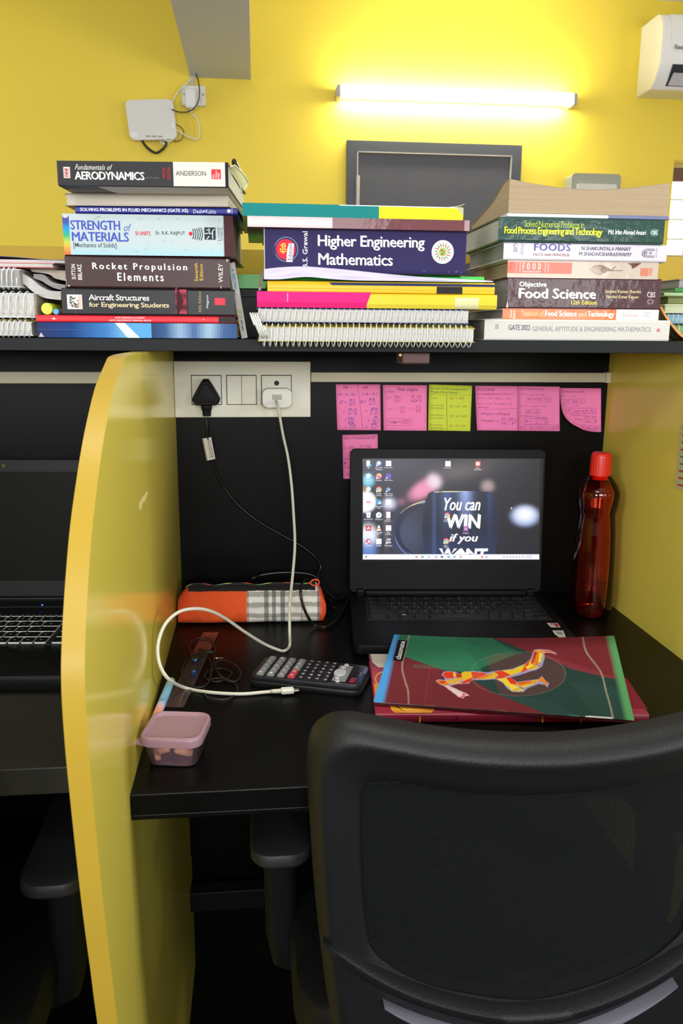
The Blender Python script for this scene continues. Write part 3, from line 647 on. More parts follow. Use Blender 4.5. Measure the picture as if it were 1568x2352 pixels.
rows = [(0.55, [('Esc', 1)]+[(s, 1) for s in ('F1', 'F2', 'F3', 'F4', 'F5', 'F6', 'F7', 'F8', 'F9', 'F10', 'F11', 'F12', 'Insert', 'Delete')]),
        (1, [('`', 1)]+[(s, 1) for s in '1234567890-=']+[('Backspace', 2)]),
        (1, [('Tab', 1.5)]+[(s, 1) for s in 'QWERTYUIOP[]']+[('\\', 1.5)]),
        (1, [('CapsLk', 1.75)]+[(s, 1) for s in "ASDFGHJKL;'"]+[('Enter', 2.25)]),
        (1, [('Shift', 2.25)]+[(s, 1) for s in 'ZXCVBNM,./']+[('^', 1), ('Shift', 1.75)]),
        (1, [('Ctrl', 1.5), ('Fn', 1), ('win', 1.25), ('Alt', 1.25), ('', 5), ('PrtSc', 1), ('Ctrl', 1), ('<', 1), ('v', 1), ('>', 1)])]
tot = sum(r[0] for r in rows); y = KB[1]
ik = Ink(lambda x, y, l: (x, y, BT+0.00255))
for hgt, ks in rows:
    d = (KB[1]-KB[3])*hgt/tot; W_ = sum(k[1] for k in ks); x = KB[0]
    for s, wk in ks:
        w = (KB[2]-KB[0])*wk/W_
        me = key_mesh(w-0.0028, d-0.0028)
        if not me.materials: me.materials.append(KEYM)
        o = bpy.data.objects.new('key', me); COL.objects.link(o); o.parent = lap; o.location = (x+w/2, y-d/2, BT+0.0006)
        lx, ly = x+0.0035, y-0.0035
        if s == 'win':
            for a, b in ((0, 0), (0.0028, 0), (0, -0.0025), (0.0028, -0.0025)): ik.rect(lx+0.002+a, ly-0.0018+b, lx+0.0044+a, ly+0.0002+b, 'c8cad0')
        elif s:
            n = len(s); wd = 0.0033 if n == 1 else min(w-0.007, 0.0019*n); hh = 0.0038 if n == 1 else 0.0026
            ik.text(s, lx, ly, lx+wd, ly-hh, 'd0d2d8', 0.015)
            if n == 1 and s.isalpha():
                ik.rect(lx+0.0062, ly-0.001, lx+0.0098, ly-0.0017, 'a8aab2'); ik.rect(lx+0.0066, ly-0.0055, lx+0.0096, ly-0.0064, 'a8aab2')
        x += w
    y -= d
# text() wants y1 below y0: local y grows away, so flip
ik.build('key_legends', lap, PRINTM)
# palm rest stickers placed from the photograph
def lp(px, py, z): P = aZ(px, py, ZD+z); q = INV[lap.name] @ Vector(P); return (q[0], q[1], z)
ik = Ink(lambda x, y, l: lp(x, y, BT+0.0003+2e-5*l))
ik.poly([(1265, 1441), (1287, 1441), (1280, 1431), (1255, 1431)], 'd8d4d4'); ik.poly([(1268, 1439.5), (1284, 1439.5), (1279, 1432), (1262, 1432)], 'b02840'); ik.poly([(1266, 1439.5), (1276, 1439.5), (1273, 1434), (1261, 1434)], 'c8b8b8')
ik.poly([(1283, 1464), (1300, 1466), (1293, 1448), (1268, 1448), (1273, 1456)], 'd4d6d2'); ik.poly([(1280, 1457), (1293, 1458), (1289, 1450), (1274, 1450)], '9a9c96')
ik.build('palm_rest_stickers', lap)
# lid
lth = math.atan2(0.020, 0.252)
def lid(u, v, o=0.0): return (u, -0.004+v*math.sin(lth)-o*math.cos(lth), 0.021+v*math.cos(lth)+o*math.sin(lth))   # o: towards the viewer
LH = 0.2535
out = rrect(0, LH/2, LW, LH, 0.010)
obj('lid', loft([[lid(x*0.995, z, -0.0075) for x, z in out], [lid(x, z, -0.006) for x, z in out], [lid(x, z, -0.001) for x, z in out], [lid(x*0.995, LH/2+(z-LH/2)*0.993, 0) for x, z in out]]), LAPPL, lap, smooth=30)
n_w = np.array(l2w(lid(0, 0, 1)))-np.array(l2w(lid(0, 0, 0))); p_w = np.array(l2w(lid(0, 0, 0)))
def lidpt(px, py, o): return on_plane(px, py, p_w+n_w*o, n_w)
q = [lidpt(x, y, 0.0003) for x, y in ((832, 1053), (1248, 1053), (1240, 1287), (831, 1287))]
obj('screen_gasket', ([*q, *[p-n_w*0.0004 for p in q]], [(3, 2, 1, 0), (0, 1, 5, 4), (1, 2, 6, 5), (2, 3, 7, 6), (3, 0, 4, 7)]), M('gasket', '0b0b0c', 0.3), lap, world=True)
# wallpaper, computed as a fine grid of coloured cells
c4 = [lidpt(x, y, 0.0006) for x, y in ((833.5, 1054.5), (1240, 1054.5), (1238, 1285), (833, 1285))]
nu, nv = 420, 240
U, V_ = np.meshgrid(np.linspace(0, 1, nu), np.linspace(0, 1, nv), indexing='ij')
U3, V3 = U[..., None], V_[..., None]
G = (c4[0]*(1-U3)+c4[1]*U3)*(1-V3)+(c4[3]*(1-U3)+c4[2]*U3)*V3
G = G.reshape(-1, 3); gx, gy = project(G); X = (gx-740)*2.24; Y = (gy-860)*2.24
def ln(c): return np.array(lin(c))
def gs(cx, cy, rx, ry, rot=0.0, p=2.0):
    a = math.radians(rot); dx, dy = X-cx, Y-cy; u = dx*math.cos(a)+dy*math.sin(a); v = -dx*math.sin(a)+dy*math.cos(a)
    return np.exp(-((u/rx)**2+(v/ry)**2)**(p/2))[:, None]
C_ = ln('2c2b3a')*np.ones((len(X), 1))
C_ = C_*(1-0.55*(X[:, None]-210)/900)+ln('4a4860')*0.25*gs(300, 480, 200, 80)+ln('40506e')*0.6*gs(440, 830, 90, 120)
C_ += ln('8a7a70')*0.35*gs(700, 500, 160, 45, -10)+ln('6c5c50')*0.55*gs(330, 760, 18, 150, 0, 4)
def over(m, c, a=1.0):
    global C_
    C_ = C_*(1-m*a)+ln(c)*m*a
over(gs(520, 590, 85, 42, -32, 4), 'e890b0'); over(gs(575, 550, 36, 40, -32, 3), 'e8d4e2'); over(gs(405, 655, 22, 18), 'a06878', .7); over(gs(850, 575, 34, 32, 0, 3), 'b8a09e', .8)
over(gs(1042, 728, 70, 52, 0, 5), 'b4c6f4', 1); over(gs(1042, 720, 48, 36, 0, 3), 'f4f8ff', 1)
over(gs(236, 545, 32, 34, 0, 4), '86cfe8'); over(gs(222, 655, 56, 56, 0, 10), 'ffffff'); over(gs(345, 665, 34, 30, 0, 3), 'd8daf4', .9)
over(gs(236, 830, 46, 60, 0, 4), 'f0f4ff'); over(gs(236, 900, 44, 50, 0, 3), '6f94e0', .8); over(gs(215, 590, 22, 16, 0, 4), 'c09050', .7)
body = [(545, 612), (560, 604), (600, 600), (740, 600), (870, 604), (884, 612), (900, 680), (908, 760), (900, 860), (880, 960), (540, 960), (520, 880), (512, 790), (520, 700), (532, 650)]
bm_ = inpoly(X, Y, body)[:, None].astype(float)
bc = ln('1c2238')*np.ones((len(X), 1))+ln('a8c0ff')*0.75*np.exp(-((X-735)/32)**2)[:, None]*np.clip((790-Y)/190, 0, 1)[:, None]+ln('5a70b0')*0.5*np.exp(-((X-640)/30)**2)[:, None]*np.clip((860-Y)/260, 0.15, 1)[:, None]
bc += ln('4a6aa8')*0.35*np.exp(-((X-575)/10)**2)[:, None]+ln('2c4488')*0.5*np.exp(-((X-860)/12)**2)[:, None]*np.clip((900-Y)/300, 0, 1)[:, None]+ln('28346a')*0.5*np.clip((Y-800)/150, 0, 1)[:, None]
C_ = C_*(1-bm_)+bc*bm_
hp = spline([(530, 665, 0), (470, 685, 0), (415, 725, 0), (385, 780, 0), (385, 840, 0), (405, 885, 0), (445, 925, 0), (480, 950, 0)], 10)
hx = np.array([p[0] for p in hp]); hy = np.array([p[1] for p in hp])
D2 = np.full(len(X), 1e9)
for a, b in zip(hx, hy): D2 = np.minimum(D2, (X-a)**2+(Y-b)**2)
hm = (D2 < 17**2)[:, None]*(1-bm_)
dist = np.sqrt(D2); outside = ((X-520)**2/150**2+(Y-800)**2/135**2 > 1)
C_ = C_*(1-hm)+(ln('202842')+ln('8aa0f0')*0.5*np.exp(-((dist-8)/4)**2)[:, None]*(outside[:, None]))*hm
gm = ((D2 < 17**2) & (dist > 11) & outside & (Y < 715) & (X < 528))[:, None]*(1-bm_); C_ = C_*(1-gm)+ln('e0c888')*gm
gm = (inpoly(X, Y, [(560, 608), (600, 602), (740, 600), (740, 603), (600, 606)]))[:, None].astype(float); C_ = C_*(1-gm)+ln('f4ecc0')*gm
tbm = (Y > 925)[:, None].astype(float); C_ = C_*(1-tbm)+ln('f6f5ff')*tbm
C_ = np.clip(C_, 0, 1.2)
scr = obj('screen_picture', (G, gridF(nu, nv)), SCREEN, lap, world=True)
paint_pt(scr, C_)
ik = Ink(lambda x, y, l: lidpt(740+x/2.24, 860+y/2.24, 0.0009+1.2e-5*l))
WH = 'ffffff'
ik.text('You can', 628, 635, 812, 700, WH, 0.02, 0.35); ik.text('WIN', 640, 720, 812, 792, WH, 0.05, 0.1); ik.text('if you', 654, 820, 800, 872, WH, 0.03, 0.3)
# last word, cut off by the task bar
V_t, F_t = text_poly('WANT', 0.05, 0.1)
n0 = len(ik.V); ik.l += 1
ik.V += [ik.fn(600+u*252, min(895+(1-v)*62, 924.5), ik.l) for u, v in V_t]; ik.F += [tuple(i+n0 for i in f) for f in F_t]; ik.C += [lin(WH)]*len(F_t)
def cc(x, y): return ((820+x/6.533-740)*2.24, (1040+y/6.533-860)*2.24)
def ic(kind, x, y, lab):
    cx, cy = cc(x, y); r = 14
    if kind == 'sq': ik.poly([(cx-r, cy+r), (cx+r, cy+r), (cx+r, cy-r), (cx-r, cy-r)], 'f6f4ff')
    elif kind == 'doc': ik.poly([(cx-11, cy+15), (cx+8, cy+15), (cx+8, cy-15), (cx-11, cy-15)], 'f4f4fb'); ik.ell(cx+8, cy+9, 7, 7, '6cc4ee')
    elif kind == 'chrome':
        ik.ell(cx, cy, 15, 15, 'ee7068'); ik.poly([(cx, cy), (cx+15, cy-2), (cx+10, cy+12), (cx, cy+15)], 'f2d468'); ik.poly([(cx, cy), (cx-14, cy-4), (cx-13, cy+9), (cx, cy+15)], '70c890'); ik.ell(cx, cy, 7, 7, 'f8f8ff'); ik.ell(cx, cy, 5, 5, '6aa8f4')
    elif kind == 'fox': ik.ell(cx, cy, 15, 15, 'f0886c'); ik.ell(cx+3, cy-4, 10, 9, 'f4d070'); ik.ell(cx+1, cy+3, 7, 7, 'b070d8')
    elif kind == 'brain':
        for a in (-8, 0, 8): ik.ell(cx+a, cy, 5, 14, '6a58c8')
    elif kind == 'star': ik.poly([(cx+(15 if i % 2 else 6)*math.sin(i*PI/5), cy+(15 if i % 2 else 6)*math.cos(i*PI/5)) for i in range(10)], '8cb8ff')
    elif kind == 'edge': ik.ell(cx, cy, 15, 15, '4a9ccc'); ik.ell(cx+4, cy+4, 8, 6, 'c8ecf4')
    elif kind == 'bin': ik.poly([(cx-9, cy+14), (cx+9, cy+14), (cx+12, cy-14), (cx-12, cy-14)], 'f0f4fc'); ik.ell(cx, cy, 5, 5, '9cc0f0')
    elif kind == 'circ': ik.ell(cx, cy, 15, 15, 'f4f4fa'); ik.ell(cx+2, cy-1, 7, 7, 'b8c8d8')
    elif kind == 'cam': ik.ell(cx, cy, 15, 15, '5a78b8'); ik.ell(cx, cy-2, 10, 9, 'f4f6ff')
    elif kind == 'pdf': ik.poly([(cx-r, cy+r), (cx+r, cy+r), (cx+r, cy-r), (cx-r, cy-r)], 'd04048'); ik.line([(cx-8, cy+8), (cx, cy-8), (cx+8, cy+6), (cx-8, cy+2)], 3, WH)
    elif kind == 'cone': ik.poly([(cx-12, cy+14), (cx+12, cy+14), (cx+3, cy-15), (cx-3, cy-15)], 'f4ece4'); ik.poly([(cx-9, cy+6), (cx+9, cy+6), (cx+7, cy), (cx-7, cy)], 'e89040')
    elif kind == 'tall': ik.poly([(cx-12, cy+15), (cx+10, cy+15), (cx+10, cy-17), (cx-12, cy-17)], 'f6f4ff')
    elif kind == 'swirl': ik.ell(cx, cy, 14, 14, 'dc5c78'); ik.ell(cx+3, cy, 8, 8, 'e8e4f4')
    elif kind == 'xp': ik.text('XP', cx-12, cy-15, cx+12, cy-2, WH, .03); ik.text('pen', cx-12, cy+1, cx+12, cy+14, WH, .03)
    elif kind == 'note': ik.poly([(cx-13, cy+13), (cx+13, cy+13), (cx+13, cy-13), (cx-13, cy-13)], 'a050a8'); ik.text('N', cx-6, cy-8, cx+6, cy+8, WH)
    elif kind == 'disc': ik.poly([(cx-r, cy+r), (cx+r, cy+r), (cx+r, cy-r), (cx-r, cy-r)], 'e06048'); ik.ell(cx, cy, 9, 9, WH)
    elif kind == 'cloud': ik.ell(cx, cy-3, 13, 11, 'd4eef8'); ik.ell(cx-4, cy+7, 8, 6, 'e8f4fc')
    elif kind == 'tag': ik.poly([(cx-12, cy+5), (cx+12, cy+5), (cx+12, cy-5), (cx-12, cy-5)], 'f0a0b8')
    if kind in ('chrome', 'fox', 'brain', 'star', 'cam', 'circ', 'xp', 'sq', 'swirl'): ik.ell(cx-10, cy+10, 4.5, 4.5, 'f8f8ff', 10)
    if lab:
        ls = lab.split('|')
        for i, s in enumerate(ls):
            wd = min(4.3*len(s), 44)/2; yy = cy+18+i*9; ik.text(s, cx-wd, yy, cx+wd, yy+7.5, 'f4f4ff', 0.01)
rows_ = [160, 350, 550, 740, 935, 1130, 1330]; cols_ = [170, 325, 470]
grid_ = [[('doc', 'ANU'), ('cam', 'CyberLink|YouCam 3'), ('sq', 'Report(2)')], [('cloud', 'This PC'), ('fox', 'Firefox'), ('brain', 'Study Rama')],
         [('cloud', ''), ('chrome', 'Google|Chrome'), ('star', 'Quick access|- Shortcut')], [('tag', ''), ('edge', 'Microsoft|Edge'), ('sq', 'Microsoft')],
         [('bin', 'Recycle Bin'), ('circ', 'Picasa 3'), ('tall', 'Sigma|Employ...')], [('pdf', 'Adobe'), ('cone', 'VLC media|player'), ('sq', 'Gate|Acade...')],
         [('swirl', 'CCleaner'), ('sq', 'ANDHRA'), ('xp', 'Pentablet')]]
for r_, yy in enumerate(rows_):
    for c_, xx in enumerate(cols_): ic(grid_[r_][c_][0], xx, yy, grid_[r_][c_][1])
ic('sq', 1362, 165, 'Journal++'); ic('disc', 6.533*277, 165, 'Free|Stopwatch'); ic('chrome', 1350, 940, 'Aswathi|S (Andro)'); ic('note', 6.533*249.5, 1140, 'OneNote'); ic('chrome', 1335, 1325, 'Anu -|Chrome')
ik.poly([(970, 682), (970, 694), (974, 691), (979, 692)], WH)
ik.rect(220, 934, 224, 938, '3a4a90'); ik.rect(225, 934, 229, 938, '3a4a90'); ik.rect(220, 939, 224, 943, '3a4a90'); ik.rect(225, 939, 229, 943, '3a4a90')
for x_, c_ in ((485, 'e0a090'), (515, '70a8d8'), (548, 'c8c8e0'), (585, 'b8b8c8'), (615, '5a68b0'), (650, '70b0e0'), (680, '88c8a8'), (712, 'd8a8a0'), (822, 'e09090'), (845, 'c0c0d0')): ik.rect(x_-6, 934, x_+6, 944, c_)
for x_ in range(930, 1030, 16): ik.rect(x_, 936, x_+8, 942, 'a8a8c0')
ik.text('12:05 PM', 1045, 929, 1075, 936, '9090a8'); ik.text('09-02-2022', 1040, 939, 1078, 946, '9090a8')
ik.build('screen_icons', lap, SCREEN, world=True)
wc = lidpt(1043, 1044, 0)
ik = Ink(lambda x, y, l: lidpt(x, y, 0.0003+5e-5*l)); ik.ell(1043, 1043.5, 5, 4.6, '0a0a0c'); ik.ell(1043, 1043.5, 2.8, 2.6, '3a3c44'); ik.ell(1052, 1043.5, .8, .8, '555555')
ik.text('Lenovo', 833, 1292, 868, 1298, '17181a'); ik.build('webcam', lap, world=True)

# ------------------------------------------------------------ neighbour's laptop
AL2 = math.radians(-4.0)
L2 = thing('laptop', (-0.402, 1.302, ZD2), 'open black laptop with its screen off and pale key sides in the left booth', 'laptop', AL2)
B2 = 0.024
obj('base', slab(rrect(0, -0.155, 0.385, 0.31, 0.012), 0.002, B2, 0.003), BLACKPL, L2, smooth=35)
obj('speaker_strip', bbox(-0.17, -0.05, B2-0.001, 0.17, -0.02, B2+0.0015, 0.001), DARKPL, L2)
obj('front_lip', bbox(-0.18, -0.312, B2-0.008, 0.18, -0.303, B2-0.002, 0.001), DARKPL, L2)
ld = obj('power_light', xf(lathe([(0.0004, 0), (0.0012, 0), (0.0012, 0.0006), (0.0004, 0.0006)], 8), tuple(INV[L2.name] @ Vector(aZ(97, 1390, ZD2+B2+0.0015)))), M('blue_led', '2040ff', 0.5, emit='3050ff', estr=12), L2)
ld['label'] = 'glowing blue power light'
def lid2(u, v, o=0.0):
    a = math.radians(9); return (u, -0.012+v*math.sin(a)-o*math.cos(a), B2+0.004+v*math.cos(a)+o*math.sin(a))
H2 = aY(100, 1052, 1.34)[2]-ZD2-B2-0.004; H2 /= math.cos(math.radians(9))
o2 = rrect(0, H2/2, 0.385, H2, 0.01)
obj('lid', loft([[lid2(x, z, -0.008) for x, z in o2], [lid2(x, z, 0) for x, z in o2]]), DARKPL, L2, smooth=30)
sp = rrect(0, H2/2+0.004, 0.355, H2-0.045, 0.001, 1)
obj('dark_screen', loft([[lid2(x, z, -0.0005) for x, z in sp], [lid2(x, z, 0.0004) for x, z in sp]]), M('dark_glass', '12110c', 0.4, spec=0.05), L2)
wcx = (INV[L2.name] @ Vector(aY(18, 1062, 1.34)))[0]
obj('webcam', xf(lathe([(0.0004, 0), (0.003, 0), (0.003, 0.0008), (0.0004, 0.0008)], 12), lid2(wcx, H2-0.009, 0.0), rx=PI/2+0.15), M('lens', '5a5230', 0.3), L2)
obj('hinge_cover', bbox(-0.15, -0.02, B2-0.002, 0.15, -0.004, B2+0.006, 0.002), BLACKPL, L2)
K2 = M('key_black_glossy', '0e0f12', 0.35); K2S = M('key_side_pale', 'b9bdbd', 0.5)
rows2 = [(0.6, [1]*3+[1.06]*12+[1.2]), (1, [1]*13+[2.0]), (1, [1.5]+[1]*12+[1.5]), (1, [1.75]+[1]*11+[2.25]), (1, [1.25]+[1]*11+[1.75, 1]), (1, [1.25, 1, 1, 1, 5.25, 1.5, 1, 1, 1, 1])]
# main block ends near pixel column 130; number pad beyond it is behind the partition
kr = (INV[L2.name] @ Vector(aZ(131, 1450, ZD2+B2)))[0]; kyb = (INV[L2.name] @ Vector(aZ(80, 1413, ZD2+B2)))[1]; kyf = (INV[L2.name] @ Vector(aZ(80, 1480, ZD2+B2)))[1]
KW = 0.265; kl = kr-KW; y = kyb; tot = sum(r[0] for r in rows2)
def key2(w, d):
    k = ('k2', round(w, 4), round(d, 4))
    if k not in _km:
        R1 = rr3(w, d, 0.0); R2 = rr3(w, d, 0.002); R3 = [(a*0.985, b*0.97+0.0003, 0.0022) for a, b, c in rr3(w, d, 0)]
        V, Fc = loft([R1, R2, R3]); me = bpy.data.meshes.new('key'); me.from_pydata(V, [], Fc)
        me.materials.append(K2S); me.materials.append(K2); mi = [0]*len(Fc); mi[-1] = 1
        me.polygons.foreach_set('material_index', mi); me.update(); _km[k] = me
    return _km[k]
ik = Ink(lambda x, y, l: (x, y, B2+0.0028))
for hgt, ks in rows2:
    d = (kyb-kyf)*hgt/tot; x = kl; W_ = sum(ks)
    for wk in ks:
        w = KW*wk/W_; o = bpy.data.objects.new('key', key2(w-0.0022, d-0.0026)); COL.objects.link(o); o.parent = L2; o.location = (x+w/2, y-d/2, B2+0.0004)
        ik.rect(x+w*0.35, y-d*0.45, x+w*0.35+0.003, y-d*0.55, '8a8c90'); x += w
    x = kr+0.006
    for j in range(4):
        o = bpy.data.objects.new('key', key2(0.0145, d-0.0026)); COL.objects.link(o); o.parent = L2; o.location = (x+0.0085, y-d/2, B2+0.0004); x += 0.0172
    y -= d
ik.build('key_legends', L2, PRINTM)
obj('keyboard_tray', bbox(kl-0.004, kyf-0.003, B2-0.001, kr+0.078, kyb+0.003, B2+0.0005, 0.0003), M('kb_well', ''), L2)
p = aZ(110, 1585, ZD2)
tag(obj('optical_mouse_light', xf(lathe([(0.0003, 0), (0.0008, 0), (0.0006, 0.0007), (0.0002, 0.0008)], 8), p), M('red_dot', 'd03040', 0.5)), 'tiny red speck on the left desk in front of the dark laptop', 'speck').name = 'red_speck'

# ------------------------------------------------------------ bottle
bc = np.array([0.5610, 1.288, ZD])
t = thing('water_bottle', bc, 'translucent red plastic bottle standing by the right yellow partition', 'bottle')
# silhouette read from the photograph: (height, radius)
prof = [(0.0, 0.020), (0.002, 0.029), (0.010, 0.0335), (0.03, 0.0355), (0.07, 0.0355), (0.11, 0.0345), (0.145, 0.0325), (0.165, 0.0305), (0.178, 0.0302), (0.19, 0.0325), (0.203, 0.0345), (0.214, 0.0345), (0.224, 0.031), (0.233, 0.025), (0.241, 0.019), (0.247, 0.0150), (0.262, 0.0140)]
sm = [(p[1], p[0]) for p in spline([(a, b, 0) for a, b in prof], 4)]
sm = [(max(r, 0.002), z) for r, z in [(p[0], p[1]) for p in sm]]
RB = clear_mat('red_clear_plastic', 'f9c4b4', 1.4, 0.04, 0.015, 'a03020')
inner_ = [(max(r-0.0009, 0.001), z+(0.0012 if i < 3 else 0)) for i, (r, z) in enumerate(sm)]
ring = lambda r, z, f=0.0: [(r*(1+f*math.cos(6*2*PI*i/48))*math.cos(2*PI*i/48), r*(1+f*math.cos(6*2*PI*i/48))*math.sin(2*PI*i/48), z) for i in range(48)]
fl = lambda z: 0.012*max(0, min(1, (0.17-z)/0.05))*max(0, min(1, (z-0.04)/0.05))
obj('bottle_body', loft([ring(0.001, 0.0045)]+[ring(r, z, fl(z)) for r, z in sm]+[ring(r, z, fl(z)) for r, z in inner_[::-1]]+[ring(0.001, 0.0058)], caps=False), RB, t, smooth='all')
WT = clear_mat('tinted_water', 'fbd8d0', 1.33, 0.02)
wl_ = [(r-0.0012, z) for r, z in sm if 0.003 < z < 0.052]+[(0.0335, 0.053), (0.001, 0.053)]
obj('water', lathe([(0.001, 0.006)]+wl_, 40), WT, t, smooth=40)
RC = M('red_cap', 'd8281c', 0.35, var=0.03)
cp = [(0.0165, 0.236), (0.0172, 0.237), (0.0165, 0.272), (0.0158, 0.277), (0.0135, 0.2800), (0.006, 0.2803), (0.001, 0.2803)]
capr = [[(r*(1+(0.012*math.cos(24*2*PI*i/96) if k < 3 else 0))*math.cos(2*PI*i/96), r*(1+(0.012*math.cos(24*2*PI*i/96) if k < 3 else 0))*math.sin(2*PI*i/96), z) for i in range(96)] for k, (r, z) in enumerate(cp)]
obj('cap', loft([[(x*0.8, y*0.8, z) for x, y, z in capr[0]]]+capr), RC, t, smooth=35)
# label sheet hanging at the right edge of the right partition
ik = None
A, B, Cc, Dd = at(1567, 975, 0, XR-0.0006), at(1549, 1120, 0, XR-0.0006), at(1568, 1132, 0, XR-0.0006), None
y0_, y1_ = A[1], A[1]-0.11; zt_ = A[2]; zb_ = B[2]
t = thing('wall_timetable', (XR, y0_-0.03, zb_), 'pale printed sheet with red lines stuck on the right partition', 'poster')
obj('paper', bbox(XR-0.0008, y1_, zb_, XR-0.0001, B[1], zt_, 0.0002, 1), M('pale_green_paper', 'c3c287', 0.7), t, world=True)
ik = Ink(lambda x, y, l: (XR-0.001-l*1e-5, B[1]-0.004-x, zb_+y))
for k in range(11):
    zz = 0.006+k*0.0105
    ik.line([(0.0, zz+0.003), (0.002, zz+0.003)], 0.0012, '7a7a68'); ik.line([(0.004, zz), (0.03, zz+0.002)], 0.0030, 'c0453c' if k not in (3, 4, 9) else '7a7e5c'); ik.line([(0.034, zz), (0.09, zz+0.002)], 0.0022, 'b85a4c')
ik.build('printed_lines', t, PRINTM, world=True)

# ============================================================ BOOKS on the shelf
PG_W = page_mat('pages_white', 'c4c2be'); PG_C = page_mat('pages_cream', 'c6bdae'); PG_T = page_mat('pages_tan', 'ac977a'); PG_G = page_mat('pages_grey', '9d9a98')
def book(name, label, px, Y, cover, pages=PG_W, depth=0.18, rz=0.0, zb=None, spine=None, marks=None, gloss=0.3, front='spine', cat='book', group='books stacked on the shelf', board=0.0016, wob=0.0, coat=0.0, bump=0.0, cvm=None, edge_h=None):
    """px: photograph rectangle of the front face (x0, x1, ytop, ybottom) on the plane at distance Y"""
    x0, x1, yt, yb = px; ym = (yt+yb)/2
    A, B = aY(x0, ym, Y), aY(x1, ym, Y); xm = (x0+x1)/2
    zt = aY(xm, yt, Y)[2]; zb = aY(xm, yb, Y)[2] if zb is None else zb
    w = B[0]-A[0]; th = zt-zb
    t = thing(name, ((A[0]+B[0])/2, Y, zb), label, cat, rz, group)
    mc = cvm or M('cover_'+cover+('g' if coat else ''), cover, gloss, coat=coat, bump=bump, bscale=45, var=0.06, vscale=14, coatr=0.12, spec=0.15)
    bd = min(board, th*0.2); hw = w/2; ns = 12
    def wv(x): return wob*math.sin(x/w*5.0)
    if front == 'spine':
        # U-shaped cover with softly rounded spine corners
        r = min(0.0022, th*0.3)
        sec = [(depth, 0), (r*1.5, 0), (r*0.5, r*0.3), (0, r), (0, th-r), (r*0.5, th-r*0.3), (r*1.5, th), (depth, th), (depth, th-bd), (bd+r, th-bd), (bd, th-bd-r), (bd, bd+r), (bd+r, bd), (depth, bd)]
        rings = [[(x, y, z+wv(x)) for y, z in sec] for x in np.linspace(-hw, hw, ns)]
        cov = obj('cover', loft(rings), mc, t, smooth=30)
        pg = bbox(-hw+0.003, bd+0.0008, bd+0.0001, hw-0.003, depth-0.004, th-bd-0.0001, 0.0008)
        obj('page_block', pg, pages, t)
        fy = 0.0
    else:
        cov = obj('cover', join(box(-hw, 0, 0, hw, depth, bd), box(-hw, 0, th-bd, hw, depth, th), box(-hw, depth-bd, bd, hw, depth, th-bd)), mc, t)
        obj('page_block', bbox(-hw+0.002, 0.002, bd, hw-0.002, depth-bd, th-bd, 0.0008), pages, t)
        fy = 0.002
    def fn(x, y, l):
        X = -hw+(x-x0)/(x1-x0)*w
        return (X, fy-0.0002-1.5e-5*l, (yb-y)/(yb-yt)*th+wv(X))
    if marks:
        k1, k2 = Ink(fn), Ink(fn); k2.l = 12; marks(k1, k2)
        pm = M('print_gloss', rough=0.5, spec=0.1, attr=True, coat=coat, coatr=0.1, bump=bump, bscale=45) if coat else PRINT
        sp_o = k1.build('spine_print', bpy.data.objects[cov.name], pm); k2.build('spine_lettering', bpy.data.objects[cov.name], pm)
    return t, zb+th+0.0002, w, th
ZT = ZS1+0.0002
RZL = math.radians(-3.0)
# ---- left stack, bottom to top
YLs = 1.088
def m(k, t):
    k.grad(86, 742, 320, 775, ['2a3560', '20407c', '3c78b8', '8ac4e4'], False, 30); k.poly([(290, 775), (320, 775), (285, 742), (262, 742)], 'cfe4ee'); k.poly([(318, 775), (345, 775), (345, 742), (285, 742)], '5a9fd4')
    k.grad(345, 742, 544, 775, ['2c4468', '3a5a88', '8ca8c4', '46649a', '9ab8d0', '4a6898', '3c5888'], False, 30)
    k.line([(86, 757), (260, 758)], .6, '54648c'); k.poly([(88, 774), (100, 774), (94, 764)], 'b8b4a8')
_, z, _, _ = book('exam_book', 'thick dark blue book with pale light streaks, bottom of the left stack', (86, 545, 742, 776), YLs, '2b3a62', depth=0.19, zb=ZT, marks=m)
def m(k, t):
    k.rect(501, 726, 541, 739, '3a3436'); k.line([(118, 733), (127, 733)], 1.2, 'ffffff'); k.line([(123, 730), (123, 736)], 1.2, 'ffffff'); k.ell(466, 732, 1.4, 1.4, 'f0d0d0')
    t.text('GATE AEROSPACE ACADEMY', 262, 728, 330, 731.5, 'f4dcdc', 0.02); t.text('GATE AEROSPACE FORMULA BOOK', 248, 734, 345, 737.5, 'f4dcdc', 0.02)
_, zr, _, _ = book('formula_book', 'thin red book with a dark right end, second from bottom of the left stack', (83, 541, 725, 741), YLs-0.002, 'd9303c', depth=0.17, zb=z, marks=m)
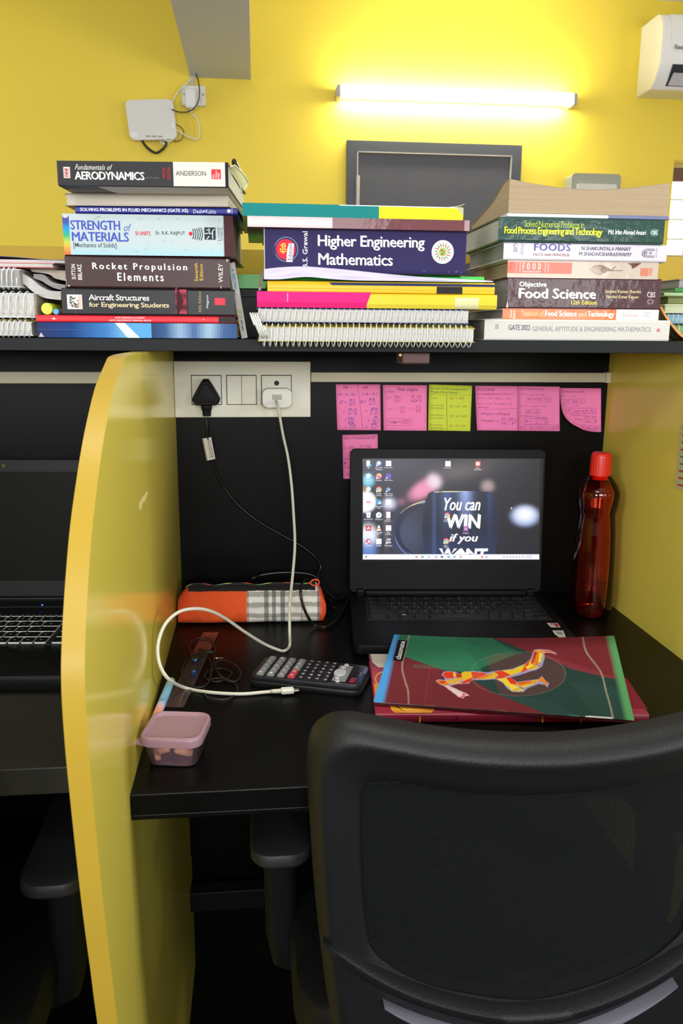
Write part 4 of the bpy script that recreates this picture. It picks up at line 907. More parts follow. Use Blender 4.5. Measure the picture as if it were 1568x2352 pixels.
def m(k, t):
    k.line([(170, 664), (171, 721)], .6, '6a6a70'); k.rect(154, 678, 188, 710, 'ece6dc')
    for i in range(42): a, b = random.uniform(157, 180), random.uniform(681, 705); k.rect(a, b, a+random.uniform(2, 6), b+random.uniform(1, 3.5), random.choice(('5a5a58', '8c8a84', '3c3c3c')))
    k.rect(180, 680, 186, 708, 'dcb8a8'); k.grad(401, 664, 427, 718, ['c04858', '5a2830', 'a83c50', '3c2024', 'b44a5a'], True, 20); k.poly([(403, 718), (409, 718), (420, 690), (410, 664), (405, 664)], '40242a'); k.rect(427, 664, 429, 718, '2e2e32')
    t.text('Aircraft Structures', 203, 677, 341, 690, 'f0eee8', .008, space=.9); t.text('for Engineering Students', 203, 694, 386, 708, 'ead0a4', .008, space=.9)
    t.text('Fifth Edition', 454, 668, 461, 714, 'a89a70', rot=90); t.text('Megson', 472, 676, 479, 705, 'd8d8d4', .01, rot=90); k.rect(492, 682, 517, 698, 'd04454')
    t.text('B', 494, 684, 503, 697, 'ffffff', .02, rot=90); t.text('H', 506, 684, 515, 697, 'ffffff', .02, rot=90); t.line([(505, 683), (505, 697)], .6, 'ffffff')
_, z, _, _ = book('engineering_textbook', 'black book with cream title and a square picture at its left end, left stack', (142, 539, 663, 723), YLs, '29292c', depth=0.19, zb=zr, marks=m)
def m(k, t):
    t.text('SUTTON', 164, 608, 173, 640, 'e8e2d8', .02, rot=90); t.text('BIBLARZ', 178, 608, 187, 641, 'e8e2d8', .02, rot=90)
    t.text('Rocket Propulsion', 212, 604, 428, 622, 'fbf8ee', .025, space=1.35); t.text('Elements', 268, 625, 373, 642, 'fbf8ee', .025, space=1.35)
    t.text('Seventh', 445, 602, 453, 641, 'd8b840', .01, rot=90); t.text('Edition', 457, 604, 465, 639, 'd8b840', .01, rot=90); t.text('WILEY', 501, 602, 511, 643, 'efe6dc', .01, rot=90)
    for a, b, c, d in ((520, 592, 524, 598), (400, 656, 404, 657), (154, 652, 158, 656), (505, 650, 507, 656), (150, 640, 151, 656)): k.rect(a, b, c, d, 'b8aca4')
_, z, _, _ = book('engineering_textbook', 'dark brown book with widely spaced white title, below the pale blue one, left stack', (150, 528, 589, 658), YLs, '40292a', depth=0.185, zb=z, marks=m)
def m(k, t):
    k.rect(143, 493, 536, 586, 'bccacd'); k.grad(160, 560, 515, 586, ['bccacd', 'a4ccd8'], True, 8)
    k.grad(143, 498, 158, 586, ['5c4f9c', '4058a8', '2a9cd0', '3fb07c', 'b8c850', 'e8a050', 'e06a48'], True, 30); k.ell(150, 499, 6, 4, 'c8c8cc')
    k.rect(514, 493, 536, 586, '4a2c30'); k.rect(513, 493, 514.5, 586, '9a9aa8')
    for i in range(26): k.ell(random.uniform(200, 510), random.choice((random.uniform(497, 508), random.uniform(570, 583), random.uniform(548, 560))), random.uniform(2, 6), random.uniform(.8, 2.4), random.choice(('b0bcbc', 'c4c8c4', 'a8b6b6')), 10)
    t.text('STRENGTH', 161, 508, 274, 529, '4a5ab8', .03, space=.97); t.text('of', 283, 514, 301, 531, '5a6abc', shear=.35); t.text('MATERIALS', 163, 534, 293, 555, '4a5ab8', .03, space=.97)
    t.text('[Mechanics of Solids]', 165, 558, 264, 572, '4c5458', .005, space=.95); t.text('SI UNITS', 309, 531, 344, 540, 'd04850', .025); t.text('Er. R.K. RAJPUT', 356, 530, 424, 540, '3a4448', .005)
    t.ell(437, 535, 4.5, 4.5, 'd03038')
    for i in range(5): t.line([(441+i*5, 524-i*.8), (444+i*5, 530), (444+i*5, 540), (441+i*5, 547+i*.8)], 2, '3a4048')
    t.rect(469, 520, 495, 548, '343a44')
    for a in ([(470, 534), (478, 534)], [(480, 522), (480, 534), (488, 534)], [(474, 547), (480, 540)], [(488, 546), (488, 528), (493, 524)], [(474, 526), (478, 526)]): t.line(a, 2, 'cfdde0')
    t.text('S. CHAND', 499, 519, 505, 551, '5a6468', rot=90); t.text('TECHNICAL', 506, 519, 512, 551, '5a6468', rot=90)
_, z, w_, th_ = book('engineering_textbook', 'thickest book of the left stack, pale blue spine with rainbow strip', (143, 536, 492, 587), YLs-0.004, '5a3a40', PG_C, depth=0.185, rz=RZL, zb=z, marks=m)
def m(k, t):
    t.text('SOLVING PROBLEMS IN FLUID MECHANICS (GATE XE)', 181, 479, 431, 489, 'eef0fa', .025); t.text('Dash', 443, 480, 465, 489, 'd8dcf4', .005); t.ell(468, 484.5, 2.2, 2.2, 'eef0fa'); t.text('Kalita', 472, 480, 496, 489, 'd8dcf4', .005)
    for i in range(5): a = i*PI/5; t.line([(526-5*math.cos(a), 483-5*math.sin(a)), (526+5*math.cos(a), 483+5*math.sin(a))], 1.3, 'eef0fa')
    t.text('MADE', 532, 478, 535, 489, 'd8dcf4', rot=90)
_, z, _, _ = book('problem_book', 'thin deep blue book with a one-line white title, left stack', (169, 546, 475, 492), YLs-0.004, '30368e', depth=0.17, rz=RZL*1.4, zb=z, marks=m)
# page-edge-forward book
_, z, _, _ = book('thick_paperback', 'cream page-edged paperback turned spine-inward, under the topmost book of the left stack', (143, 528, 445, 474), YLs-0.006, 'a89a8e', PG_C, depth=0.19, rz=RZL*1.8, zb=z, front='pages', board=0.0008)
def m(k, t):
    k.rect(127, 371, 397, 426, '39383a'); k.rect(397, 371, 518, 426, 'd2cfc8'); k.rect(518, 371, 525, 426, '1e1e26'); k.rect(127, 371, 129, 426, '55545a')
    k.rect(142, 385, 157, 410, 'e4d4d0'); k.rect(144, 388, 155, 408, 'c89490')
    for i in range(7): k.rect(145+i % 3*3, 389+i*2.6, 150+i % 3*2, 391+i*2.6, ('c0303a', '3c3c44', 'f0e8e4')[i % 3])
    t.text('Fundamentals of', 169, 379, 256, 391, 'e6e4de', .0, shear=.45, space=1.1); t.text('AERODYNAMICS', 168, 395, 329, 413, 'f4f2ea', .03, space=.92); t.text('(In SI Units)', 333, 405, 363, 411, '6e6e72')
    t.text('FIFTH', 372, 386, 379, 407, 'b03038', .03, rot=90); t.text('EDITION', 383, 384, 390, 410, 'b03038', .03, rot=90)
    t.text('ANDERSON', 403, 391, 473, 402, '4c4c4c', .0); t.rect(486, 387, 508, 409, 'd43a44'); t.text('Mc', 488, 398, 493, 407, 'f8e8e8', rot=90); t.text('Graw', 494, 390, 499, 407, 'f8e8e8', rot=90); t.text('Hill', 500, 396, 505, 407, 'f8e8e8', rot=90)
tb_, z, w_, th_ = book('engineering_textbook', 'topmost book of the left stack, black and white spine overhanging to the left', (127, 525, 371, 427), 1.03, '2f2f33', PG_W, depth=0.215, rz=RZL*1.6, zb=z, marks=m)
# white part of its lower board, seen from below, and the curled right corners
ik = Ink(lambda x, y, l: (x, y, -0.0002-l*2e-5)); xs = -w_/2+w_*(215-127)/398
ik.poly([(xs, 0.003), (w_/2-0.001, 0.003), (w_/2-0.001, 0.2), (xs+0.05, 0.2)], 'dedbd4'); ik.build('back_cover_print', tb_)
def curl(u, v):
    return (w_/2-0.004+u*0.010+0.003*math.sin(v*3), 0.02+v*0.17, th_-0.001+0.009*u*u*(0.3+v*0.9))
obj('curled_corner', sheet(curl, 6, 8, (0, 0, -0.0009)), M('curl_white', 'dcdad6', 0.5), tb_, smooth='all')
def curl(u, v): return (w_/2+0.004+0.003*math.cos(u*PI), 0.03+v*0.10, th_+0.006+0.0035*math.sin(u*PI)*1.2)
obj('curled_corner', sheet(curl, 7, 5, (0, 0, -0.0012)), M('curl_dark', '25252c', 0.4), tb_, smooth='all', label='curled dark cover corner')

# highlighter and pen on the red book
c = aY(108, 714, 1.10)
t = thing('highlighter', (c[0], 1.10, zr), 'lime yellow highlighter lying end-on on the red book beside the black book', 'pen')
obj('cap', xf(lathe([(0.0005, 0), (0.0068, 0), (0.0074, 0.001), (0.0074, 0.05), (0.0066, 0.052), (0.0005, 0.052)], 24), (0, 0, 0.0076), rx=-PI/2), M('lime_plastic', 'c3cc22', 0.4), t, smooth=40)
obj('barrel', xf(lathe([(0.0005, 0.052), (0.0066, 0.052), (0.0066, 0.11), (0.0005, 0.112)], 24), (0, 0, 0.0076), rx=-PI/2), M('lime_barrel', 'a8b41e', 0.4), t, smooth=40)
c = aY(128.5, 719, 1.096)
t = thing('ball_pen', (c[0], 1.096, zr), 'clear ball pen with a light blue end, lying beside the lime highlighter', 'pen')
obj('end_plug', xf(lathe([(0.0018, 0), (0.0034, 0), (0.0036, 0.001), (0.0036, 0.004), (0.0005, 0.004)], 16), (0, 0, 0.0040), rx=-PI/2), M('pen_blue', '3fa4e8', 0.4), t, smooth=40)
obj('barrel', xf(lathe([(0.0035, 0.004), (0.0038, 0.006), (0.0038, 0.12), (0.001, 0.13)], 16), (0, 0, 0.0040), rx=-PI/2), M('pen_barrel', '7c8a96', 0.3), t, smooth=40)

# ---- spiral notebooks
def coil(x0, x1, n, ry, rz, cy, cz, r=0.00075, k=12, lean=0.0):
    P = []
    for i in range(n*k+1):
        a = 2*PI*i/k; P.append((x0+(x1-x0)*i/(n*k)+lean*math.sin(a), cy-ry*math.cos(a), cz+rz*math.sin(a)))
    return tube(P, r, 6)
COILM = M('coil_white', 'd3d8d4', 0.35)
def spiral_book(label, px, Y, depth, zb, n, pages, cover, rz=0.0, over=0.0025, coil_px=None, rx_=0.0, bend=None, cat='notebook', cdz=0.0):
    x0, x1, yt, yb = px; ym = (yt+yb)/2
    A, B = aY(x0, ym, Y), aY(x1, ym, Y); th = aY((x0+x1)/2, yt, Y)[2]-aY((x0+x1)/2, yb, Y)[2]; w = B[0]-A[0]
    t = thing('spiral_notebook', ((A[0]+B[0])/2, Y, zb), label, cat, rz, 'spiral notebooks on the shelf')
    hw = w/2; o = over
    def bl(z0, z1, y0, inset):
        ys = np.linspace(y0, depth, 10); rings = []
        for y in ys:
            dz = bend(y) if bend else 0
            rings.append([(-hw+inset, y, z0+dz), (hw-inset, y, z0+dz), (hw-inset, y, z1+dz), (-hw+inset, y, z1+dz)])
        return loft(rings)
    cm = M('cover_'+cover, cover, 0.4)
    obj('cover', join(bl(o, o+0.0008, 0, 0), bl(o+th-0.0008, o+th, 0, 0)), cm, t)
    obj('page_block', bl(o+0.0009, o+th-0.0009, 0.0005, 0.0015), pages, t)
    obj('spiral_binding', coil(-hw+0.002, hw-0.004, n, th*0.5+0.001, th/2+o*0.9+cdz, th*0.32, o+th/2-cdz), COILM, t, smooth='all')
    return t, zb+th+2*o, w, th
_, zm, w_, th_ = spiral_book('spiral notebook with grey-white pages, bottom of the middle stack', (592, 1090, 747, 780), 1.056, 0.20, ZT, 37, PG_W, 'b3a54a', over=0.0010, cdz=0.0045, bend=lambda y: -0.0035*max(0, 1-y/0.022))
_, zm, w_, th_ = spiral_book('thinner spiral notebook with white pages, second from bottom of the middle stack', (590, 1078, 711, 742), 1.062, 0.19, zm+0.0004, 35, PG_W, '3c4a8a', over=0.0010)
# wire bunch at the left end of the bottom notebook
cx0 = aY(596, 770, 1.052)[0]
cl = thing('loose_coil_end', (cx0, 1.052, ZT), 'bunched white coil end leaning at the left of the bottom spiral notebook', 'coil')
P = []
for i in range(14*4+1):
    a = 2*PI*i/14; s_ = i/56
    P.append((-0.006+0.011*s_-0.006*math.sin(a), -0.014*math.cos(a)+0.004, 0.0170+0.0150*math.sin(a)))
obj('wire_loops', tube(P, 0.0011, 6), COILM, cl, smooth='all')
YM = 1.062
def m(k, t):
    k.poly([(590, 710), (835, 710), (848, 672), (590, 672)], 'e0287a'); k.rect(657, 675, 660, 708, 'ea7aa8'); k.rect(590, 697, 838, 710, 'c81c68')
    k.grad(1042, 682, 1098, 710, ['dcd6a8', 'd2cf9c', '9c9a78'], True, 10); k.rect(838, 700, 1042, 710, 'bfae34'); k.rect(1098, 700, 1140, 710, 'b8a630')
_, zm, w_, th_ = book('course_book', 'book with a magenta and yellow spine resting on the spiral notebooks, middle stack', (590, 1141, 674, 710), YM, 'e2c22e', depth=0.19, zb=zm+0.0004, marks=m)
def m(k, t):
    k.rect(614, 650, 1136, 655.5, '34395e'); k.poly([(614, 656), (760, 656), (752, 650), (614, 650)], 'e0b828'); k.rect(1000, 656, 1060, 671, '2e2c2c'); k.line([(614, 663), (1000, 664)], 1, 'c4981c'); k.line([(1060, 664), (1136, 664)], 1, 'c4981c')
_, zm, w_, th_ = book('course_book', 'yellow book with a dark navy edge and black patch, middle stack', (614, 1136, 647, 672), YM+0.004, 'e0b82c', depth=0.18, zb=zm, marks=m)
# loose sheets and thin green book under the thick navy book
_, zg, _, _ = book('thin_book', 'thin green book sticking out at the right under the thick navy book, middle stack', (640, 1112, 632, 646), YM+0.02, '46b44e', depth=0.16, zb=zm+0.0012, spine=None)
LV = M('lavender_paper', 'c9c2e2', 0.6)
fx = lambda p, Y=YM: aY(p[0], p[1], Y)
top_line = [(606, 618), (640, 614), (700, 612), (760, 616), (820, 622), (900, 630), (980, 637), (1060, 641), (1130, 645)]
bot_line = [(606, 650), (640, 643), (700, 636), (760, 641), (820, 644), (900, 646), (980, 647), (1060, 648), (1132, 650)]
lt = thing('loose_papers', (0.1, YM, zm), 'wavy lavender loose papers drooping over the yellow book, middle stack', 'paper')
tp = [aY(x, y, YM-0.004) for x, y in top_line]; bt = [aY(x, y, YM-0.006) for x, y in bot_line]
for p in bt: p[2] = max(p[2], zm+0.0003)
tpt = spline(tp, 4); btt = spline(bt, 4)
def ds(u, v):
    i = u*(len(tpt)-1); k = min(int(i), len(tpt)-2); f = i-k
    a = tpt[k]*(1-f)+tpt[k+1]*f; b = btt[k]*(1-f)+btt[k+1]*f
    p = a*(1-v)+b*v; p = p+np.array([0, -0.002*math.sin(v*PI)+0.0012*math.sin(u*22+v*3), 0]); return p
obj('draped_sheet', sheet(ds, 40, 6, (0, 0.0005, 0)), LV, lt, world=True, smooth='all')
def ds2(u, v):
    p = aY(598+u*6, 620+4*u, YM-0.003)*(1-v)+aY(593+u*6, 667, YM+0.05)*v; return p
obj('folded_corner', sheet(ds2, 6, 6, (0, 0.0006, 0)), M('dull_lilac_paper', 'b9aeb6', 0.7), lt, world=True, smooth='all')
def m(k, t):
    def star(cx, cy):
        t.ell(cx, cy, 26, 26, 'eeeae2')
        for i in range(16):
            a = i*PI/8; c = 'd04850' if i % 2 else '3c9a6c'; t.poly([(cx+24*math.cos(a), cy+24*math.sin(a)), (cx+11*math.cos(a+.35), cy+11*math.sin(a+.35)), (cx+13*math.cos(a), cy+13*math.sin(a))], c)
        t.ell(cx, cy, 10, 10, 'b4b470'); t.text('KP', cx-5, cy-6, cx+4, cy+6, '4a5a30', .02, rot=90)
    k.rect(606, 529, 1069, 622, '322d56'); k.rect(606, 529, 608, 622, 'b4b0b8')
    k.ell(656, 573, 27, 27, '8a88a0'); k.ell(656, 573, 25.5, 25.5, '39345c'); k.rect(625, 566, 633, 582, '39345c'); k.ell(655, 573, 22, 22, 'd83048'); t.text('45th', 642, 560, 655, 582, 'f4d83c', .03, rot=90)
    t.poly([(656, 600), (670, 600), (674, 560), (662, 560), (658, 573)], 'ece6ea'); t.text('Edition', 660, 562, 670, 596, '5a4a70', .01, rot=90)
    t.text('B.S. Grewal', 693, 534, 704, 612, 'eeecf2', .015, rot=90)
    t.text('Higher Engineering', 728, 541, 972, 572, 'fbfbf4', .02, space=.95); t.text('Mathematics', 729, 580, 899, 605, 'fbfbf4', .02, space=.95); star(1015, 573)
    k.rect(607, 616, 1069, 622, '2a2650')
    for i in range(8): x = random.uniform(970, 1062); k.rect(x, 614+random.uniform(0, 4), x+2, 615+random.uniform(0, 5), '7a76a0')
_, zm, w_, th_ = book('mathematics_book', 'thick navy book with round red edition badge and white title, middle stack', (606, 1070, 529, 623), YM, '332e56', PG_W, depth=0.19, zb=zg, marks=m)
def m(k, t):
    k.grad(568, 501, 760, 524, ['b8a2a4', 'd4c0c2', 'bca8a8'], True, 6); k.rect(760, 501, 1070, 524, '6c3f44'); k.rect(1066, 501, 1078, 524, 'a88c90')
def _wv(): pass
_, zm, w_, th_ = book('glossy_book', 'glossy book with pale pink and maroon spine lying on the thick navy one, middle stack', (568, 1079, 501, 524), YM-0.012, '6c4044', PG_T, depth=0.19, zb=zm, marks=m, coat=0.25, bump=0.25)
def m(k, t):
    k.rect(556, 471, 867, 495, '1f7d7c'); k.rect(867, 471, 1063, 495, 'd5d62c'); k.rect(776, 471, 1050, 472.4, 'ffffff'); k.poly([(1048, 472), (1063, 486), (1063, 471)], 'b8b4a0')  # thin white strip along the top edge is glare painted into the colour
tt_, zm, w_, th_ = book('course_book', 'teal and lime yellow book on top of the middle stack', (556, 1064, 471, 495), YM-0.010, 'c9cf66', PG_W, depth=0.185, zb=zm, marks=m)
def curl(u, v): return (w_/2-0.018+u*0.019, -0.0006+v*0.02, th_+0.0004+0.004*u*u*(1-0.4*v))
obj('curled_corner', sheet(curl, 5, 4, (0, 0, -0.0005)), M('curl_white', ''), tt_, smooth='all')

# ---- right stack, bottom to top
YRs = 1.092; XG = 0.2
def m(k, t):
    t.text('GX', 1136, 746, 1143, 757, '6a6a6c', rot=90); k.rect(1143.5, 746, 1144.5, 757, 'b8b8b8'); t.text('GATE 2022', 1166, 747, 1215, 759, '6a6c78', .01, space=.9)
    t.text('GENERAL APTITUDE & ENGINEERING MATHEMATICS', 1220, 750, 1493, 761, '8c949a', -.003); t.ell(1511, 757, 4, 4, 'c8485a'); t.line([(1509, 755), (1511, 759), (1514, 755)], 1, 'f0d0d4')
_, z, _, _ = book('exam_book', 'white thick exam book, bottom of the right stack', (1112, 1537, 734, 783), YRs-0.006, 'c4c2bc', PG_G, depth=0.2, zb=ZT, marks=m)
def m(k, t):
    k.rect(1154, 710, 1413, 734, 'e2713c'); k.rect(1413, 710, 1512, 734, 'e9e2e2'); k.rect(1154, 710, 1413, 712, 'd25832')
    t.text('Textbook of', 1195, 714, 1246, 727, 'f0c48c', 0); t.text('Food Science', 1250, 714, 1322, 727, 'fbf4ec', .03); t.text('and', 1326, 716, 1344, 727, 'f4d8b8', 0); t.text('Technology', 1347, 715, 1408, 731, 'fbf4ec', .03)
    t.text('Sharma', 1428, 718, 1463, 727, 'e09aa0', .0); t.rect(1477, 715, 1493, 727, 'c0b8c4'); t.ell(1481, 721, 2.5, 3, 'e9e2e2'); t.ell(1489, 721, 2.5, 3, 'e9e2e2')
    t.text('Fourth', 1170, 714, 1175, 730, 'f8e0d0', .02, rot=90); t.text('Edition', 1177, 714, 1182, 733, 'f8e0d0', .02, rot=90)
_, z, _, _ = book('food_textbook', 'thin orange book with a white right end, second from bottom of the right stack', (1154, 1512, 710, 734), YRs, 'd9dad6', PG_G, depth=0.19, zb=z, marks=m, coat=XG, bump=.1)
def m(k, t):
    t.text('Objective', 1191, 648, 1252, 663, 'f4eeee', .03); t.text('Food Science', 1191, 663, 1366, 685, 'fbf6f4', .045); t.text('12th Edition', 1311, 688, 1369, 698, 'ecd84c', .015)
    t.text('Sanjeev Kumar Sharma', 1387, 664, 1470, 673, 'e4d49c', .01); t.text('Harshad Kumar Kapoor', 1391, 676, 1466, 685, 'e4d49c', .01); t.text('CBS', 1485, 668, 1504, 680, 'c8bcc4', .03); t.ell(1494, 690, 8, 6, '8c7c84'); t.ell(1494, 690, 5, 4, '5a4448')
    k.poly([(1163, 706), (1168, 706), (1166, 690)], 'c8b8b4')
_, z, _, _ = book('food_textbook', 'thick glossy maroon-brown book with bold white title, right stack', (1165, 1517, 638, 708), YRs+0.004, '4c3236', PG_G, depth=0.18, zb=z, marks=m, coat=XG, bump=.5)
def m(k, t):
    k.rect(1165, 600, 1511, 640, 'bfb2a4'); k.rect(1165, 604, 1311, 630, 'e8604a')
    for x, c in ((1183, 'f4c8b8'), (1191, 'fae0d8')): t.text('FOURTH EDITION', x, 605, x+4, 627, c, 0, rot=90)
    t.text('FOOD', 1199, 606, 1240, 621, 'f8e4dc', .02, space=2.2); t.text('MICROBIOLOGY', 1199, 624, 1240, 628, 'f8e4dc', .02, space=1.3); t.text('WILLIAM', 1248, 606, 1252, 627, 'f4c8b8', rot=90); t.text('FRAZIER', 1255, 606, 1259, 627, 'f4c8b8', rot=90)
    for i in range(11):
        a = math.radians(-60+i*13); cx, cy = 1402, 620; L = 48-abs(i-5)*4; ex, ey = cx-L*math.cos(a*.45), cy-L*.42*math.sin(a)
        t.line([(cx, cy), ((cx+ex)/2, (cy+ey)/2-1.5), (ex, ey)], 1.0, '8a7060'); t.ell(ex, ey, 2.6, 1.1, '9a7c68', 8); t.ell((cx+ex)/2, (cy+ey)/2, 2.2, .9, '8a6c5c', 8)
    t.line([(1400, 621), (1428, 620)], 1.5, '7a5c4c'); t.line([(1402, 619), (1412, 611)], 1.3, '7a5c4c'); t.poly([(1438, 603), (1470, 602), (1460, 610), (1450, 616), (1448, 608)], '6a3c34')
    t.rect(1471, 614, 1487, 632, 'e07a60'); t.text('Hill', 1489, 614, 1497, 630, 'd87a64', .03, rot=90)
_, z, _, _ = book('food_textbook', 'beige book with a coral panel and brown twig drawing, right stack', (1165, 1511, 601, 638), YRs+0.004, 'b5a899', PG_T, depth=0.18, zb=z, marks=m, coat=.5, bump=.3)
def m(k, t):
    t.text('SIXTH', 1178, 558, 1187, 582, '5a5466', 0, rot=90); t.text('EDITION', 1195, 558, 1201, 588, '8a8494', 0, rot=90)
    t.text('FOODS', 1225, 561, 1307, 578, '4a4090', .03, space=1.1); t.text('FACTS AND PRINCIPLES', 1224, 584, 1306, 590, '8c5460', .015)
    t.text('N SHAKUNTALA MANAY', 1333, 566, 1446, 575, '4c4460', .015); t.text('M SHADAKSHARASWAMY', 1328, 579, 1449, 588, '5a5270', .015)
    for a, b in ((0, 0), (3.5, 3)): t.line([(1502, 570+b), (1482+a, 570+b), (1474+a, 576+b*.5), (1474+a, 585-b*.5), (1482+a, 589-b), (1502, 589-b)], 1.3, '5a5470')
    t.ell(1482, 579, 3.2, 3.2, '5a5470'); t.ell(1482, 579, 1.8, 1.8, 'dcdadf'); t.ell(1493, 579, 3.2, 3.2, '5a5470'); t.ell(1493, 579, 1.8, 1.8, 'dcdadf'); t.text('NEW AGE', 1505, 568, 1508, 590, '8a86a0', rot=90)
_, z, _, _ = book('food_textbook', 'glossy white book with purple capitals, right stack', (1156, 1531, 559, 601), YRs, 'ccc9d2', PG_G, depth=0.19, zb=z, marks=m, coat=XG, bump=.2)
def m(k, t):
    t.text('Solved Numerical Problems in', 1202, 509, 1338, 524, 'b0c850', -.004, space=.85); t.text('Food Process Engineering and Technology', 1158, 524, 1381, 545, 'd6e430', .02, space=.82)
    t.text('Md. Irfan Ahmad Ansari', 1395, 526, 1482, 537, 'dce4e0', .02, space=.9); t.text('CBS', 1493, 524, 1510, 538, 'c4d0cc', .03); t.ell(1501, 531, 10, 9, '5c7c74'); t.text('CBS', 1495, 527, 1508, 535, 'd4dcd8', .03)
_, z, _, _ = book('food_textbook', 'dark green glossy book with yellow title, right stack', (1145, 1525, 501, 558), YRs-0.004, '27463e', PG_W, depth=0.185, zb=z, marks=m, coat=XG, bump=.45)
# topmost: thick curved page block facing out
A, B = aY(1165, 490, YRs), aY(1535, 490, YRs); w_ = B[0]-A[0]
t = thing('thick_paperback', ((A[0]+B[0])/2, YRs, z), 'thick tan page-edged paperback with warped top, topmost of the right stack', 'book', 0, 'books stacked on the shelf')
ztl, ztm, ztr = [aY(x, y, YRs)[2]-z for x, y in ((1165, 425), (1400, 434), (1535, 421))]
def ttop(u, v):
    b = ztl*(1-u)+ztr*u-0.008*math.sin(u*PI)*1.0
    return b+(0.010*(1-u)**3*math.exp(-((v-0.12)/0.2)**2))-0.024*v*(1-u)**2-0.004*v
D_ = 0.185; nu_, nv_ = 24, 12; base = 0.0050
def ring_(v):
    y = v*D_; top = [(-w_/2+0.001+u*(w_-0.002), y, ttop(u, v)) for u in np.linspace(0, 1, nu_)]
    bot = [(-w_/2+0.001+u*(w_-0.002), y, base) for u in np.linspace(1, 0, nu_)]
    return top+bot
obj('page_block', loft([ring_(v) for v in np.linspace(0, 1, nv_)]), PG_T, t, smooth=40)
def cvr(u, v): p = ttop(u, v); return (-w_/2+u*w_, v*D_, p+0.0008)
obj('front_cover', sheet(cvr, nu_, nv_, (0, 0, -0.0006)), M('worn_cover_tan', 'a58f76', 0.6), t, smooth='all')
bc_ = obj('back_cover', bbox(-w_/2-0.0005, -0.001, 0.0002, w_/2, D_, 0.0046, 0.001), M('pale_blue_cover', 'c6d2d6', 0.3), t)
obj('cover_end', bbox(w_*0.12, -0.0014, 0.0001, w_/2+0.001, D_+0.0005, 0.0048, 0.001), M('slate_cover', '666d90', 0.35), t)

# ---- things standing and lying behind the stacks
A, B = aY(548, 700, 1.30), aY(660, 700, 1.30)
t = thing('black_box_file', ((A[0]+B[0])/2, 1.30, ZT), 'black box lying on the shelf behind the gap between left and middle stacks', 'box')
hz = aY(580, 664, 1.30)[2]-ZT; hw = (B[0]-A[0])/2
obj('box_body', bbox(-hw, 0, 0, hw, 0.10, hz, 0.001), BLACKPL, t); obj('box_lid', bbox(-hw-0.0008, -0.0008, hz-0.012, hw+0.0008, 0.1008, hz+0.0006, 0.001), BLACKPL, t)
h2 = aY(580, 630, 1.295)[2]-ZT-hz-0.0008
t = thing('green_book', ((A[0]+B[0])/2, 1.296, ZT+hz+0.0008), 'bright green book lying on the black box behind the left and middle stacks', 'book')
gm_ = M('bright_green_cover', '4fb64a', 0.35)
obj('cover', join(box(-hw, 0, 0, hw, 0.10, 0.0015), box(-hw, 0, h2-0.0015, hw, 0.10, h2), box(-hw, 0, 0.0015, hw, 0.002, h2-0.0015)), gm_, t); obj('page_block', box(-hw+0.003, 0.0022, 0.0016, hw-0.003, 0.097, h2-0.0016), PG_W, t)
# narrow white box leaning between the stacks
p1, p2 = aY(575, 766, 1.11), aY(545, 600, 1.11)
t = thing('pen_box', (p1[0]-0.004, 1.11, ZT+0.0004), 'narrow white box with teal lettering leaning between the left and middle stacks', 'box')
lg = math.hypot(p2[0]-p1[0], p2[2]-ZT)*0.985; an = math.atan2(p2[0]-p1[0]+0.004-0.004, p2[2]-ZT)
def tilt(vf): return xf(vf, ry=an)
obj('carton', tilt(bbox(-0.0078, 0, 0.0008, 0.0004, 0.045, lg, 0.0005)), M('carton_grey', 'b6b4ac', 0.5), t)
def fn(x, y, l):
    q = Matrix.Rotation(an, 4, 'Y') @ Vector((-0.0078+x*0.0082, -0.0002-4e-5*l, y*lg)); return tuple(q)
ik = Ink(fn); ik.rect(0.02, 0.6, 0.98, 0.985, 'c4c4c2'); ik.text('HAUSER', 0.22, 0.66, 0.72, 0.86, '3f93a8', .03, rot=-90) ; ik.ell(0.45, 0.90, .2, .012, '4a9cb0')
ik.line([(0.25, 0.34), (0.7, 0.38)], .02, '9ab850'); ik.line([(0.7, 0.34), (0.25, 0.38)], .02, '9ab850'); ik.ell(0.45, 0.30, .3, .022, '8fa07a'); ik.ell(0.45, 0.30, .22, .015, 'b6b4ac'); ik.text('BALL PEN', 0.35, 0.12, 0.6, 0.25, '5a5a56', .01, rot=-90)
ik.build('carton_print', t)
# upright dark blue book behind, right of the middle stack
A, B = aY(1097, 640, 1.30), aY(1136, 640, 1.30); zt_ = aY(1116, 597, 1.30)[2]
t = thing('upright_book', ((A[0]+B[0])/2, 1.30, ZT), 'dark blue book standing upright behind the gap left of the right stack', 'book')
w_ = (B[0]-A[0])/2
obj('cover', join(box(-w_, 0, 0, -w_+0.0016, 0.10, zt_-ZT), box(w_-0.0016, 0, 0, w_, 0.10, zt_-ZT), box(-w_+0.0016, 0, 0, w_-0.0016, 0.0016, zt_-ZT)), M('deep_blue_cover', '1f3f86', 0.3), t)
obj('page_block', box(-w_+0.0018, 0.0018, 0.002, w_-0.0018, 0.097, zt_-ZT-0.003), PG_W, t)
ik = Ink(lambda x, y, l: (-w_+x*2*w_, -0.0002-l*4e-5, y*(zt_-ZT))); ik.rect(.85, 0.02, 0.98, .94, 'c4782c'); ik.rect(0, .94, 1, 1, 'd4d4cc'); ik.rect(0, 0, .06, 1, 'a8b070'); ik.build('spine_print', t)
t = thing('upright_book', (A[0]+0.036, 1.32, ZT), 'dark red edged book upright behind the right stack, beside the dark blue one', 'book')
